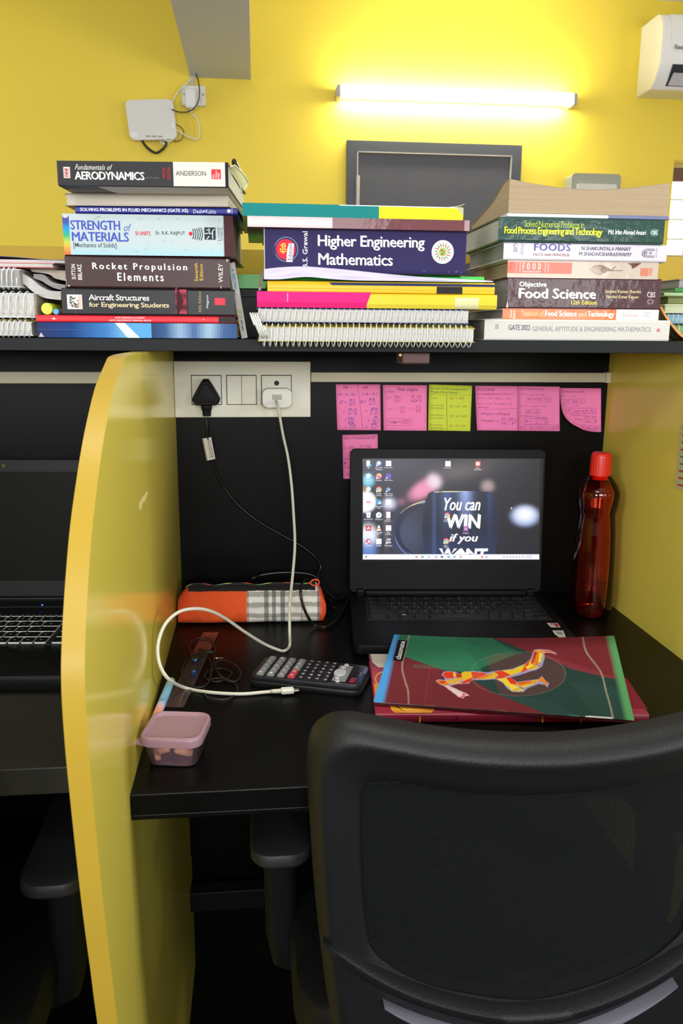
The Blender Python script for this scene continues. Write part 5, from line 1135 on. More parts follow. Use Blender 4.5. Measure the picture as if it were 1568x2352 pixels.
obj('cover', join(box(-0.010, 0, 0, -0.0085, 0.09, 0.125), box(0.0085, 0, 0, 0.010, 0.09, 0.125), box(-0.0085, 0, 0, 0.0085, 0.0015, 0.125)), M('dark_red_cover', '5c1c20', 0.4), t); obj('page_block', box(-0.0083, 0.0016, 0.002, 0.0083, 0.086, 0.122), PG_W, t)

# ---- notebooks at the far left of the shelf
_, z1_, _, _ = spiral_book('white-paged spiral notebook at the far left of the shelf, lowest one', (-230, 76, 752, 784), 1.09, 0.20, ZT+0.0002, 24, PG_W, 'c8ccd0', over=0.0022)
_, z2_, _, _ = spiral_book('thick white-paged notebook with large rings, far left, second from the shelf', (-240, 82, 686, 742), 1.095, 0.20, z1_, 18, PG_W, 'd5d8dc', over=0.0030)
_, z3_, _, _ = spiral_book('spiral notebook with sagging curved grey pages, far left of the shelf', (-230, 48, 618, 660), 1.10, 0.22, z2_+0.002, 23, PG_G, 'cfcfd4', over=0.0024, bend=lambda y: -0.0009*math.sin(min(y/0.1, 1)*PI/2)*0)
# curved wad of pages bulging to the right
cw = thing('curved_exercise_book', (aY(40, 660, 1.12)[0], 1.12, z2_), 'grey exercise book with pages curving down to the right, far left of the shelf', 'notebook')
def cpages(top, bot, y0, y1, mat, nm):
    T = spline([aY(x, y, 1.115) for x, y in top], 4); Bm = spline([aY(x, y, 1.115) for x, y in bot], 4)
    n = min(len(T), len(Bm)); rings = []
    for k in range(n): rings.append([(*T[k][:1], y0, T[k][2]), (T[k][0], y1, T[k][2]), (Bm[k][0], y1, Bm[k][2]), (Bm[k][0], y0, Bm[k][2])])
    obj(nm, loft(rings), mat, cw, world=True, smooth=50)
cpages([(52, 628), (72, 640), (90, 655), (112, 667), (140, 669)], [(52, 650), (66, 662), (84, 676), (106, 685), (140, 689)], 1.115, 1.25, PG_W, 'page_block')
cpages([(72, 628), (96, 630), (110, 643), (126, 650), (146, 653)], [(72, 638), (90, 644), (106, 654), (124, 662), (146, 666)], 1.125, 1.25, PG_G, 'lower_pages')
cpages([(60, 613), (108, 611), (124, 618), (148, 620)], [(66, 622), (105, 628), (120, 638), (148, 644)], 1.13, 1.26, PG_C, 'upper_pages')
tz = aY(40, 612, 1.10)[2]
t = thing('exercise_book', (aY(-40, 612, 1.1)[0], 1.105, z3_), 'thin white and red exercise book on top of the far left notebooks', 'notebook', 0.0)
zz1 = max(aY(40, 603, 1.105)[2]-z3_, 0.006)
obj('cover', join(box(-0.10, 0, 0.0002, 0.085, 0.18, 0.001), box(-0.10, 0, zz1-0.001, 0.085, 0.18, zz1)), M('cover_red_white', 'c86a6e', 0.4), t); obj('page_block', box(-0.098, 0.001, 0.0012, 0.083, 0.178, zz1-0.0012), PG_W, t)
t = thing('sheet_pad', (aY(50, 600, 1.1)[0], 1.11, z3_+zz1+0.0003), 'topmost white ruled pad with a bulged dark cover, far left of the shelf', 'notebook')
hw = 0.052
def pt_(u, v): return (-hw-0.08+u*(2*hw+0.08), v*0.16, 0.004+0.004*math.sin(min(u*1.15, 1)*PI)*(1-v*0.3))
obj('top_cover', sheet(pt_, 16, 5, (0, 0, -0.0006)), M('cover_slate', '5c5f86', 0.5), t, smooth='all'); obj('page_block', bbox(-hw-0.078, 0.001, 0.0, hw, 0.158, 0.0036, 0.0003), PG_W, t)

# ---- things at the far right end of the shelf
A, B = aY(1539, 780, 1.2), aY(1700, 780, 1.2)
def rbk(label, y0, y1, zb, col, x0=1541, pages=PG_W, Y=1.20, fr='pages'):
    return book('exercise_book', label, (x0, x0+200, y0, y1), Y, col, pages, depth=0.16, zb=zb, front=fr, group='books at the right end of the shelf', cat='notebook')[1]
zr1 = ZT+0.024
t = thing('orange_folder', (aY(1545, 745, 1.13)[0], 1.10, ZT), 'orange-edged folder curving down beside the right stack at the shelf end', 'folder')
fp = [aY(1516, 706, 1.13), aY(1528, 728, 1.125), aY(1545, 752, 1.12), aY(1568, 775, 1.115), aY(1600, 782, 1.11)]
fp = spline(fp, 4)
def ff_(u, v):
    i = u*(len(fp)-1); k = min(int(i), len(fp)-2); q = fp[k]*(1-(i-k))+fp[k+1]*(i-k); return (q[0], q[1]+v*0.05, max(q[2], ZT+0.001))
obj('folder_sheet', sheet(ff_, 16, 4, (0, 0, -0.0012)), M('kraft_brown', '9a8650', 0.6), t, world=True, smooth='all')
obj('orange_edge', tube([(q[0], q[1]-0.0006, max(q[2], ZT+0.001)+0.0005) for q in fp], 0.0016, 6), M('orange_edge', 'f4954a', 0.4), t, world=True, smooth='all')
gsb, zr2, _, _ = spiral_book('green-covered spiral notebook with yellow wire at the right end of the shelf', (1530, 1760, 745, 775), 1.21, 0.16, ZT+0.001, 20, page_mat('pages_green', '8fae7c'), '3f7a52', over=0.002)
for c_ in gsb.children:
    if c_.name.startswith('spiral'): c_.data.materials.clear(); c_.data.materials.append(M('coil_lime', 'c4d894', 0.4))
_, zr3, _, _ = spiral_book('blue-paged spiral notebook at the right end of the shelf', (1528, 1760, 722, 744), 1.21, 0.16, zr2, 20, page_mat('pages_blue', '8fb4c4'), '2f5f86', over=0.001)
z = rbk('white paged notebook lying above the spiral ones, right end of the shelf', 700, 719, zr3+0.0003, 'c9cdb0', 1525, page_mat('pages_pale_green', 'bfc8a4'), 1.205)
z = rbk('olive green hardback above the white paged notebook, right end of the shelf', 683, 699, z, '6d7a3c', 1532, page_mat('pages_olive', '7d8752'), 1.215)
z = rbk('pale green cloth book overhanging left, right end of the shelf', 672, 683, z, '9fb487', 1524, page_mat('pages_sage', '9fb487'), 1.205, 'spine') if False else book('exercise_book', 'pale green book overhanging left, right end of the shelf', (1525, 1725, 673, 683), 1.205, '9db385', PG_W, depth=.16, zb=z, group='books at the right end of the shelf', cat='notebook')[1]
z = book('exercise_book', 'dark green book near the top, right end of the shelf', (1550, 1725, 662, 672), 1.212, '3f7d44', PG_W, depth=.15, zb=z, group='books at the right end of the shelf', cat='notebook')[1]
z = rbk('topmost grey-brown paperback, right end of the shelf', 642, 661, z, '8c7c70', 1558, PG_G, 1.215)

# ============================================================ THINGS ON THE DESK
# pencil case: fabric tube, painted as woven print per cell
P0, P1 = aZ(406, 1441, ZD), aZ(741, 1436, ZD)
P0[0] = XL+0.003
an = math.atan2(P1[1]-P0[1], P1[0]-P0[0]); Lc = math.hypot(P1[0]-P0[0], P1[1]-P0[1])
t = thing('pencil_case', P0, 'orange and grey plaid fabric pencil case with a black zip', 'pencil case', an)
DC = 0.068; HC = aY(600, 1341, P0[1]+0.03)[2]-ZD
nu_, nv_ = 260, 150
def case_pt(u, a):
    ca, sa = math.cos(a), math.sin(a); e = 0.62
    y = math.copysign(abs(ca)**e, ca); z = math.copysign(abs(sa)**0.72, sa)
    # ends: pinched and rounded
    el = min(u/0.10, 1.0); er = min((1-u)/0.045, 1.0)
    kz = 0.66+0.34*math.sin(el*PI/2) if u < 0.1 else 1.0
    kr_ = 0.80+0.20*math.sin(er*PI/2)
    zz = (z*0.5+0.5)
    yy = (y*0.5)*(1-0.42*zz**1.5)
    H = HC*kz*kr_*(1+0.012*math.sin(u*19)+0.01*math.sin(u*41+1)); D = DC*(0.72+0.28*min(el, er)**0.5)
    wr = 0.0012*math.sin(u*60+zz*9)*math.sin(zz*PI)+0.0014*math.sin(u*23-zz*14)
    x = u*Lc+(0.006*math.sin(zz*PI) if u > 0.97 else 0)
    return (x, DC*0.5-0.0+yy*D/1.0*1.0+wr*0.5-0.0, max(zz*H+wr*0.4*zz, 0.0))
us = np.linspace(0, 1, nu_); As = np.linspace(0, 2*PI, nv_, endpoint=False)+PI*0.5
V = [case_pt(u, a) for u in us for a in As]; Fc = []
for i in range(nu_-1):
    for j in range(nv_):
        Fc.append((i*nv_+j, i*nv_+(j+1) % nv_, (i+1)*nv_+(j+1) % nv_, (i+1)*nv_+j))
Fc += [tuple(range(nv_)), tuple(range((nu_-1)*nv_, nu_*nv_))[::-1]]
FAB = M('woven_fabric', rough=0.85, attr=True, bump=0.5, bscale=700)
o = obj('fabric_body', (V, Fc), FAB, t, smooth='all')
Va = np.array(V); xs_ = Va[:, 0]/Lc; zr_ = Va[:, 2]/HC; yy_ = Va[:, 1]
cols = np.tile(ln('f25a24'), (len(V), 1))
pl = (xs_ > 0.478) & (xs_ < 0.972)
px_ = 405+xs_*337; cz = zr_
base_ = np.tile(ln('efece4'), (len(V), 1))
hb = np.zeros(len(V))
for a, b in ((0.05, 0.09), (0.22, 0.34), (0.50, 0.62), (0.76, 0.88), (1.05, 1.2)): hb = np.maximum(hb, ((cz > a) & (cz < b)).astype(float))
base_ *= (1-0.52*hb[:, None])
for c0_, w0_, cc_ in ((611, 5, '5c5f6c'), (629, 5, '5c5f6c'), (649, 5, '55586a'), (733, 4, '5c5f6c'), (568, 1.6, '904050'), (693, 1.2, 'b06070')):
    m_ = (np.abs(px_-c0_) < w0_)[:, None]*0.72; base_ = base_*(1-m_)+ln(cc_)*m_*(1-0.35*hb[:, None])
cols[pl] = base_[pl]
top_ = (zr_ > 0.90) & (xs_ > 0.07) & (xs_ < 0.95); cols[top_] = ln('1c1a1c')
paint_pt(o, cols)
Z_ = M('zip_tape', '1a191b', 0.7)
zt_ = lambda u: case_pt(u, PI/2)
zp = [(zt_(u)[0], zt_(u)[1], zt_(u)[2]) for u in np.linspace(0.05, 0.95, 40)]
zt0 = obj('zip_tape', tube([(a, b, c+0.0004) for a, b, c in zp], 0.0055, 8, flat=0.28), Z_, t, smooth='all')
zt2 = [(a, b-0.002, c+0.0018) for a, b, c in zp]
o = obj('zip_teeth', tube(zt2, 0.0009, 5), M('zip_teeth', rough=0.4, attr=True), zt0, smooth='all')
cs = []
for i in range(40):
    c_ = lin(('c8d060', '1c1a1c', '1c1a1c', 'd04a30', '1c1a1c', '50a070')[(i//2) % 6]); cs += [c_]*5
while len(cs) < len(o.data.vertices): cs.append(cs[-1])
paint_pt(o, cs[:len(o.data.vertices)])
pp = [aY(x, y, 1.285) for x, y in ((712, 1340), (718, 1332), (730, 1333), (732, 1341), (722, 1345), (712, 1340), (716, 1334), (728, 1331), (733, 1338))]
pl_ = obj('zip_pull', tube(spline(pp, 6), 0.0013, 6), M('pull_orange', 'f0502a', 0.4), t, world=True, smooth='all', label='orange looped zip pull')

# calculator
KC = lambda x, y: (560+x/5.227, 1490+y/5.227)
Zc = ZD+0.0150
cs_ = [aZ(*KC(x, y), Zc)+np.array([0, 0.003, 0]) for x, y in ((285, 85), (1500, 205), (1385, 480), (80, 350))]
cen = sum(cs_)/4; ml = (cs_[0]+cs_[3])/2; mr = (cs_[1]+cs_[2])/2
an = math.atan2(mr[1]-ml[1], mr[0]-ml[0])
t = thing('calculator', (cen[0], cen[1], ZD), 'dark scientific calculator lying at an angle beside the white cable plug', 'calculator', an)
loc = [INV[t.name] @ Vector(p) for p in cs_]
CL = 0.156; CW = 0.077
CAL = M('calc_navy', '1f2029', 0.35); CALB = M('calc_black', '131418', 0.35)
obj('case', slab(rrect(0, 0, CL, CW, 0.012), 0.0, 0.0085, 0.002), CALB, t, smooth=35)
obj('body', slab(rrect(0, 0, CL-0.004, CW-0.004, 0.011), 0.0078, 0.015, 0.0018), CAL, t, smooth=35)
def klc(x, y, z=0.015):
    q = INV[t.name] @ Vector(aZ(*KC(x, y), ZD+z)); return (q[0], q[1], z)
KG = M('calc_key_grey', '85868c', 0.45); KR = M('calc_key_red', 'c03a4a', 0.45); KK = M('calc_key_black', '15151c', 0.4); KS = M('calc_key_silver', 'bdbfc6', 0.35)
ik = Ink(lambda x, y, l: (x, y, 0.0184+1e-5*l))
def ckey(p, w, d, h, m_, txt=None, r=0.0018, tc_='e8e8ec'):
    vf = loft([[(x, y, 0.0146) for x, y in rrect(0, 0, w, d, r, 3)], [(x, y, 0.0146+h*0.7) for x, y in rrect(0, 0, w, d, r, 3)], [(x, y, 0.0146+h) for x, y in rrect(0, 0, w-0.0016, d-0.0016, r*0.8, 3)]])
    o = obj('key', xf(vf, (p[0], p[1], 0)), m_, t, smooth=35)
    if txt:
        V_t, F_t = text_poly(txt, 0.03)
        n0 = len(ik.V); ik.l += 1
        if len(V_t):
            sx, sy = min(0.0052, w*0.55), min(0.0042, d*0.55)
            ik.V += [(p[0]-(b-.5)*sy, p[1]+(a-.5)*sx, 0.0146+h+0.0001) for a, b in V_t]; ik.F += [tuple(i+n0 for i in f) for f in F_t]; ik.C += [lin(tc_)]*len(F_t)
g0 = klc(337, 103); g1 = klc(181, 287); g2 = klc(608, 133)
lab = [['0', '.', 'Exp', 'Ans', '='], ['1', '2', '3', '+', '-'], ['4', '5', '6', 'x', '/'], ['7', '8', '9', 'DEL', 'AC']]
xs4 = [g0[0], 0, 0, klc(608, 133)[0]]
X0 = -CL/2+0.0145; DX = 0.0145; Y0 = CW/2-0.0125; DY = -(CW-0.025)/4
for i in range(4):
    for j in range(5):
        red = i == 3 and j >= 3
        ckey((X0+i*DX, Y0+j*DY), 0.0098, 0.0112, 0.0034, KR if red else KG, lab[i][j])
fl_ = ['sin', 'cos', 'tan', 'M+', 'ENG', '(', ')', 'S-D', 'hyp', 'log', 'ln', 'x2', 'x3', 'nCr', 'Rcl', '(-)', 'o', 'Sto', 'Pol', 'a b', 'CAL', 'SQR', 'x-1', 'Int']
for i in range(4):
    for j in range(6):
        ckey((X0+4*DX-0.001+i*0.0112, Y0+0.002+j*(-(CW-0.021)/5)), 0.0062, 0.0090, 0.0026, KK, fl_[i*6+j], 0.0014)
cxk = X0+4*DX+0.0465
ckey((cxk, 0.0), 0.0165, 0.0215, 0.003, KS, None, 0.0080)
for dx, dy in ((0.003, 0.0275), (0.0005, 0.0185), (0.0005, -0.0185), (0.003, -0.0275)): ckey((cxk+dx, dy), 0.0068, 0.0068, 0.003, KS, None, 0.0033)
obj('display_frame', slab(rrect(CL/2-0.0265, 0, 0.0440, CW-0.012, 0.003), 0.0146, 0.0156, 0.0003), M('calc_frame', '17181e', 0.2), t)
obj('display', bbox(CL/2-0.043, -CW/2+0.012, 0.0155, CL/2-0.024, CW/2-0.012, 0.0159, 0.0002), M('lcd_grey', '84858d', 0.3), t)
obj('solar_panel', bbox(CL/2-0.018, -0.012, 0.0155, CL/2-0.0100, CW/2-0.012, 0.0159, 0.0002), M('solar_dark', '0f0f14', 0.15), t)
i2 = Ink(lambda x, y, l: (x, y, 0.0161+1e-5*l))
i2.rect(CL/2-0.019, -CW/2+0.010, CL/2-0.0115, -CW/2+0.024, '8a2440'); i2.rect(CL/2-0.006, -CW/2+0.014, CL/2-0.0035, CW/2-0.02, '30406c')
V_t, F_t = text_poly('CASIO', 0.02); i2.V += [(CL/2-0.0022-b*0.0045, 0.004+a*0.020, 0.0163) for a, b in V_t]; n0 = len(i2.V)-len(V_t); i2.F += [tuple(i+n0 for i in f) for f in F_t]; i2.C += [lin('7c8cc0')]*len(F_t)
V_t, F_t = text_poly('fx-991MS', 0.0); n0 = len(i2.V); i2.V += [(CL/2-0.0075-b*0.0025, -0.008+a*0.016, 0.0163) for a, b in V_t]; i2.F += [tuple(i+n0 for i in f) for f in F_t]; i2.C += [lin('9a9aa4')]*len(F_t)
i2.build('face_print', t); ik.build('key_legends', t, PRINTM)

# lunch box with cashew nuts
lb_ = np.array([-0.0955, 0.8675, ZD]); rzl = math.radians(-9)
t = thing('snack_box', lb_, 'small clear mauve tub with a pink lid holding nuts at the desk front corner', 'container', rzl)
TUB = clear_mat('clear_mauve_plastic', 'f8eef4', 1.4, 0.08, 0.09, 'c8a4b4')
def rr_(s, r, z): return [(x, y, z*0.82 if z < 0.03 else z-0.0062) for x, y in rrect(0, 0, s, s, r, 6)]
obj('tub', loft([rr_(0.050, 0.010, 0.0002), rr_(0.0535, 0.011, 0.0015), rr_(0.061, 0.012, 0.034), rr_(0.0593, 0.0115, 0.034), rr_(0.052, 0.0105, 0.0028), rr_(0.048, 0.010, 0.0022)]), TUB, t, smooth=35)
LIDM = M('dusty_pink_plastic', '9c7a88', 0.38)
obj('lid', loft([rr_(0.064, 0.013, 0.033), rr_(0.0685, 0.014, 0.0325), rr_(0.0690, 0.0145, 0.040), rr_(0.0675, 0.014, 0.0425), rr_(0.0635, 0.013, 0.0435), rr_(0.0600, 0.012, 0.0425), rr_(0.0575, 0.011, 0.0398), rr_(0.020, 0.005, 0.0395)]), LIDM, t, smooth=50)
tabp = [(-0.030, -0.030), (-0.030, -0.012), (-0.0365, -0.015), (-0.0395, -0.022), (-0.0375, -0.0285)]
obj('lid_tab', prism(tabp, 0.0263, 0.0280, 'z'), LIDM, t)
NUT = M('cashew_cream', 'f0cc92', 0.5, var=0.1, vscale=90)
def nut(loc, rz, ry, s, label):
    P = []; rad = []
    for k in range(13):
        a = -1.9+3.8*k/12; P.append((0.0075*math.cos(a), 0.0085*math.sin(a), 0)); rad.append(0.0046*(math.sin(PI*(k+0.9)/13.8)**0.5)*(1.0 if k < 7 else 0.92))
    vf = tube(P, rad, 12)
    vf = xf(vf, (0, 0, 0), rz=rz, ry=ry, s=s)
    zmin = min(v[2] for v in vf[0])
    o = obj('cashew_nut', ([(a, b, c-zmin) for a, b, c in vf[0]], vf[1]), NUT, None, smooth='all')
    m4 = Matrix.Translation(Vector(lb_)) @ Matrix.Rotation(rzl, 4, 'Z'); q = m4 @ Vector(loc); o.location = q
    tag(o, label, 'nut', 'cashew nuts in the snack tub')
nut((0.0125, -0.0145, 0.003), 1.3, 0.5, 1.15, 'curved cashew nut nearest the front right of the clear tub')
nut((-0.0125, -0.0140, 0.003), 2.7, 0.05, 1.15, 'flat-lying cashew nut at the front left of the clear tub')
nut((0.000, 0.009, 0.003), 0.4, 0.3, 0.9, 'small cashew nut behind the two front nuts in the clear tub')
nut((-0.006, -0.000, 0.0115), 2.0, 0.2, 0.8, 'cashew nut resting on top of the left front nut in the clear tub')
nut((0.012, 0.004, 0.0120), 0.9, 0.7, 0.75, 'cashew nut leaning on the right front nut under the pink lid')

# ruler, pen, earphones
R0_, R1_, R2_, R3_ = [aZ(x, y, ZD+0.001) for x, y in ((466, 1451), (504, 1455), (418, 1628), (381, 1622))]
cr = (R0_+R1_+R2_+R3_)/4; cr[2] = ZD+0.0002
an = math.atan2(((R0_+R1_)/2-(R2_+R3_)/2)[1], ((R0_+R1_)/2-(R2_+R3_)/2)[0])
t = thing('ruler', cr, 'clear plastic ruler lying under the tangled earphones', 'ruler', an)
RL, RWd = np.linalg.norm((R0_+R1_)/2-(R2_+R3_)/2), 0.025
obj('blade', slab(rrect(0, 0, RL, RWd, 0.003), 0, 0.0018, 0.0004), clear_mat('clear_plastic', 'e0dcdc', 1.5, 0.06, 0.10, 'd8a8a4'), t)
ik = Ink(lambda x, y, l: (x, y, 0.002+1e-5*l))
for k in range(int(RL*1000)-6):
    x = -RL/2+0.004+k*0.001; ik.rect(x, -RWd/2+0.001, x+0.00025, -RWd/2+(0.0055 if k % 10 == 0 else 0.004 if k % 5 == 0 else 0.0028), '5c5c60')
    if k % 10 == 0: ik.text(str(k//10), x-0.001, -RWd/2+0.0095, x+0.0012, -RWd/2+0.0065, '5c5c60')
ik.build('scale_marks', t, PRINTM)
A, B = aZ(394, 1563, ZD+0.005), aZ(333, 1662, ZD+0.005); A[0] = max(A[0], XL+0.007); B[0] = max(B[0], XL+0.007)
d = B-A; an = math.atan2(d[1], d[0]); L = np.linalg.norm(d)
t = thing('pastel_pen', (A[0], A[1], ZD), 'pastel blue to pink barrelled pen lying between the partition and the ruler', 'pen', an)
o = obj('barrel', xf(lathe([(0.0005, 0), (0.0042, 0.0005), (0.0055, 0.003)]+[(0.0055, 0.003+(L-0.003)*k/24) for k in range(1, 25)]+[(0.0005, L+0.0003)], 20), (0, 0, 0.0056), ry=PI/2), M('pen_gloss', rough=0.3, attr=True), t, smooth=40)
cc_ = [];
for v in o.data.vertices:
    u = v.co.x/L; st = [(0, 'a8cc9c'), (.10, '8cc4c8'), (.35, '84c4ec'), (.60, '8cc0ec'), (.68, 'e8c0d8'), (.8, 'f0a890'), (1, 'e88c70')]
    for (a, ca), (b, cb) in zip(st[:-1], st[1:]):
        if u <= b or b == 1: f = min(max((u-a)/(b-a), 0), 1); cc_.append(ln(ca)*(1-f)+ln(cb)*f); break
paint_pt(o, cc_)
obj('red_tip', xf(lathe([(0.0005, -0.006), (0.0012, -0.005), (0.002, 0.0), (0.0005, 0.001)], 10), (0, 0, 0.0056), ry=PI/2), M('tip_red', 'a02a18', 0.4), t, smooth='all')

t = thing('earphones', aZ(450, 1540, ZD), 'tangled black wired earphones with two metallic blue earbuds', 'earphones')
def dz_(L, z): return [aZ(x, y, ZD+(z if not isinstance(z, list) else z[i])) for i, (x, y) in enumerate(L)]
EC = M('earphone_cord', '202220', 0.4)
e1_ = dz_([(441, 1512), (437, 1490), (440, 1472), (455, 1466), (475, 1466), (488, 1474), (493, 1490), (491, 1520), (500, 1545), (518, 1562), (540, 1565), (552, 1552), (548, 1535), (530, 1522), (505, 1516), (494, 1530), (505, 1550), (522, 1562)], 0.004)
obj('cord', tube(spline(e1_, 6), 0.0011, 6), EC, t, world=True, smooth='all')
e2_ = dz_([(446, 1508), (428, 1518), (418, 1535), (418, 1552), (428, 1568), (445, 1577), (465, 1578), (478, 1568), (484, 1550), (486, 1530), (480, 1513), (465, 1506), (450, 1507), (440, 1515), (438, 1540)], 0.0045)
obj('cord', tube(spline(e2_, 6), 0.0011, 6), EC, t, world=True, smooth='all')
e3_ = dz_([(470, 1575), (467, 1590), (478, 1602), (500, 1607), (520, 1606), (538, 1597), (545, 1583), (540, 1570), (520, 1560), (495, 1558), (480, 1562), (470, 1552), (480, 1540), (510, 1535), (532, 1545), (520, 1560), (495, 1566), (478, 1560)], 0.0022)
obj('cord', tube(spline(e3_, 6), 0.0011, 6), EC, t, world=True, smooth='all')
def bud(px, py, ang, lbl):
    c = aZ(px, py, ZD+0.012)
    b1 = xf(lathe([(0.0005, 0), (0.0040, 0), (0.0046, 0.0008), (0.0046, 0.006), (0.0035, 0.008), (0.0022, 0.012), (0.0005, 0.0125)], 18), c, rz=ang, rx=PI/2-0.5)
    eb = obj('earbud', b1, M('earbud_black', '18181c', 0.3), t, world=True, smooth=40)
    obj('earbud_cap', xf(lathe([(0.0005, -0.0012), (0.0036, -0.0010), (0.0041, -0.0003), (0.0041, 0.0002), (0.0005, 0.0003)], 18), c, rz=ang, rx=PI/2-0.5), M('metal_blue', '3f78d0', 0.25, 0.7), eb, world=False if False else True, smooth=40, label='metallic blue end disc')
INV_fix = None
def bud2(px, py, ang):
    c = aZ(px, py, ZD+0.012); R_ = dict(rz=ang, rx=-(PI/2-0.5))
    eb = obj('earbud', xf(lathe([(0.0005, 0), (0.0040, 0), (0.0046, 0.0008), (0.0046, 0.006), (0.0035, 0.008), (0.0022, 0.012), (0.0005, 0.0125)], 18), c, **R_), M('earbud_black', '18181c', 0.3), t, world=True, smooth=40)
    obj('earbud_cap', xf(lathe([(0.0005, -0.0012), (0.0036, -0.0010), (0.0041, -0.0003), (0.0041, 0.0002), (0.0005, 0.0003)], 18), c, **R_), M('metal_blue', '3f78d0', 0.25, 0.7), eb, world=True, smooth=40, label='metallic blue end disc')
bud2(445, 1545, 0.1); bud2(447, 1518, -0.7)
cA, cB = aZ(457, 1492, ZD+0.006), aZ(490, 1498, ZD+0.006)
obj('cord_clip', tube([cA, (cA+cB)/2, cB], 0.0035, 8, flat=0.5), M('clip_black', '1c241e', 0.5), t, world=True, smooth='all')
jA, jB = aZ(494, 1512, ZD+0.003), aZ(513, 1511, ZD+0.003)
obj('jack_plug', tube([jA, jA+(jB-jA)*0.3, jA+(jB-jA)*0.32, jB], [0.0017, 0.0017, 0.0012, 0.0010], 8), M('jack_metal', 'd8d4c0', 0.25, 0.9), t, world=True, smooth='all')

# red book and soft notebook
TB = 0.0125
b_ = [aZ(x, y, ZD+TB) for x, y in ((850, 1496), (865, 1640), (1489, 1640))]
an = math.atan2(b_[2][1]-b_[1][1], b_[2][0]-b_[1][0]); WB = np.linalg.norm(b_[2]-b_[1])+0.002; DB = 0.192
t = thing('hardcover_notebook', (*((b_[1]+b_[2])/2)[:2], ZD), 'crimson notebook with yellow rings lying under the soft exercise book', 'notebook', an)
RC2 = M('crimson_cover', '8c1f38', 0.35, var=0.06)
h = WB/2
sec = [(DB, 0.0002), (0.004, 0.0002), (0.001, 0.0015), (0, 0.004), (0, TB-0.004), (0.001, TB-0.0015), (0.004, TB), (DB, TB), (DB, TB-0.0012), (0.005, TB-0.0012), (0.005, 0.0014), (DB, 0.0014)]
obj('cover', loft([[(x, y, z) for y, z in sec] for x in (-h, h)]), RC2, t, smooth=30)
obj('page_block', bbox(-h+0.002, 0.0052, 0.0015, h-0.002, DB-0.002, TB-0.0013, 0.0003), PG_W, t)
def rb(x, y, l): q = INV[t.name] @ Vector(aZ(x, y, ZD+TB)); return (q[0], min(max(q[1], 0.003), DB), TB+0.0002+2e-5*l)
k = Ink(rb)
def ring(k, cx, cy, rx, ry, w, col, a0=0, a1=360):
    P = [(cx+rx*math.cos(math.radians(a)), cy+ry*math.sin(math.radians(a))) for a in np.linspace(a0, a1, 30)]; k.line(P, w, col)
k.poly([(850, 1500), (857, 1497), (905, 1497), (905, 1520), (885, 1534), (868, 1533), (855, 1522)], 'd8cec4'); k.poly([(852, 1520), (860, 1532), (900, 1540), (890, 1600), (862, 1620)], 'a8485a'); ring(k, 880, 1560, 18, 16, 3, 'd0a040'); k.poly([(858, 1570), (880, 1575), (880, 1600), (862, 1605)], 'd88c3c')
k.poly([(868, 1610)]+[(948+52*math.cos(math.radians(a)), 1622+28*math.sin(math.radians(a))) for a in range(0, 181, 12)], 'e09a2a'); k.poly([(905, 1622)]+[(945+34*math.cos(math.radians(a)), 1622+18*math.sin(math.radians(a))) for a in range(0, 181, 12)], 'eaaa3c')
k.poly([(1380, 1530), (1440, 1560), (1486, 1628), (1300, 1620)], '7a2430'); k.line([(900, 1634), (1486, 1630)], 1.0, 'b04a5c')
k.build('cover_print', t)
def sp_(x, y, l): return (x*h, -0.0003-2e-5*l, 0.004+y*(TB-0.008))
k = Ink(lambda x, y, l: (x, -0.0003-2e-5*l, y))
for cx in (-h*0.82, h*0.36):
    P = [(cx+0.024*math.cos(a), 0.006+0.020*math.sin(a)) for a in np.linspace(-0.24, 0.24, 8)]; k.line(P, 0.002, 'e0b040')
    P = [(cx-0.024*math.cos(a), 0.006+0.020*math.sin(a)) for a in np.linspace(-0.24, 0.24, 8)]; k.line(P, 0.002, 'e0b040')
k.rect(h*0.36-0.021, 0.0035, h*0.36+0.021, 0.009, 'a01c34'); k.rect(h*0.68, 0.002, h*0.684, 0.0105, 'd8c8c8'); k.rect(-h*0.42, 0.002, -h*0.405, 0.0105, '5a2040'); k.rect(-h, 0.0095, h*.6, 0.0103, 'a82a48')
k.build('spine_print', t)

qz = [(905, 1457, .0272), (1410, 1460, .0272), (1457, 1655, .0172), (857, 1612, .0185)]
Q = [aZ(x, y, ZD+z) for x, y, z in qz]
def nb(u, v, o=0.0):
    p = (Q[0]*(1-u)+Q[1]*u)*(1-v)+(Q[3]*(1-u)+Q[2]*u)*v
    return p+np.array([0, 0, -0.0048*math.sin(u*PI)*(1-v)**1.5+o])
t = thing('exercise_book', tuple((Q[0]+Q[1]+Q[2]+Q[3])/4*np.array([1, 1, 0])+np.array([0, 0, ZD+0.013])), 'soft green and maroon exercise book printed with a diving cricketer, on the crimson notebook', 'notebook')
obj('page_block', sheet(lambda u, v: nb(0.005+u*0.99, 0.01+v*0.97, -0.0005), 16, 12, (0, 0, -0.0024)), PG_W, t, world=True, smooth=50)
obj('back_cover', sheet(lambda u, v: nb(u, v, -0.0030), 16, 12, (0, 0, -0.0003)), M('maroon_cover', '6a2630', 0.35), t, world=True, smooth=50)
nu_, nv_ = 460, 210
us, vs = np.meshgrid(np.linspace(0, 1, nu_), np.linspace(0, 1, nv_), indexing='ij'); u3, v3 = us[..., None], vs[..., None]
G = (Q[0]*(1-u3)+Q[1]*u3)*(1-v3)+(Q[3]*(1-u3)+Q[2]*u3)*v3; G[..., 2] += -0.0048*np.sin(us*PI)*(1-vs)**1.5
G = G.reshape(-1, 3); gx, gy = project(G); X = (gx-840)*2.376; Y = (gy-1440)*2.376
C_ = np.tile(ln('6e2a30'), (len(X), 1))
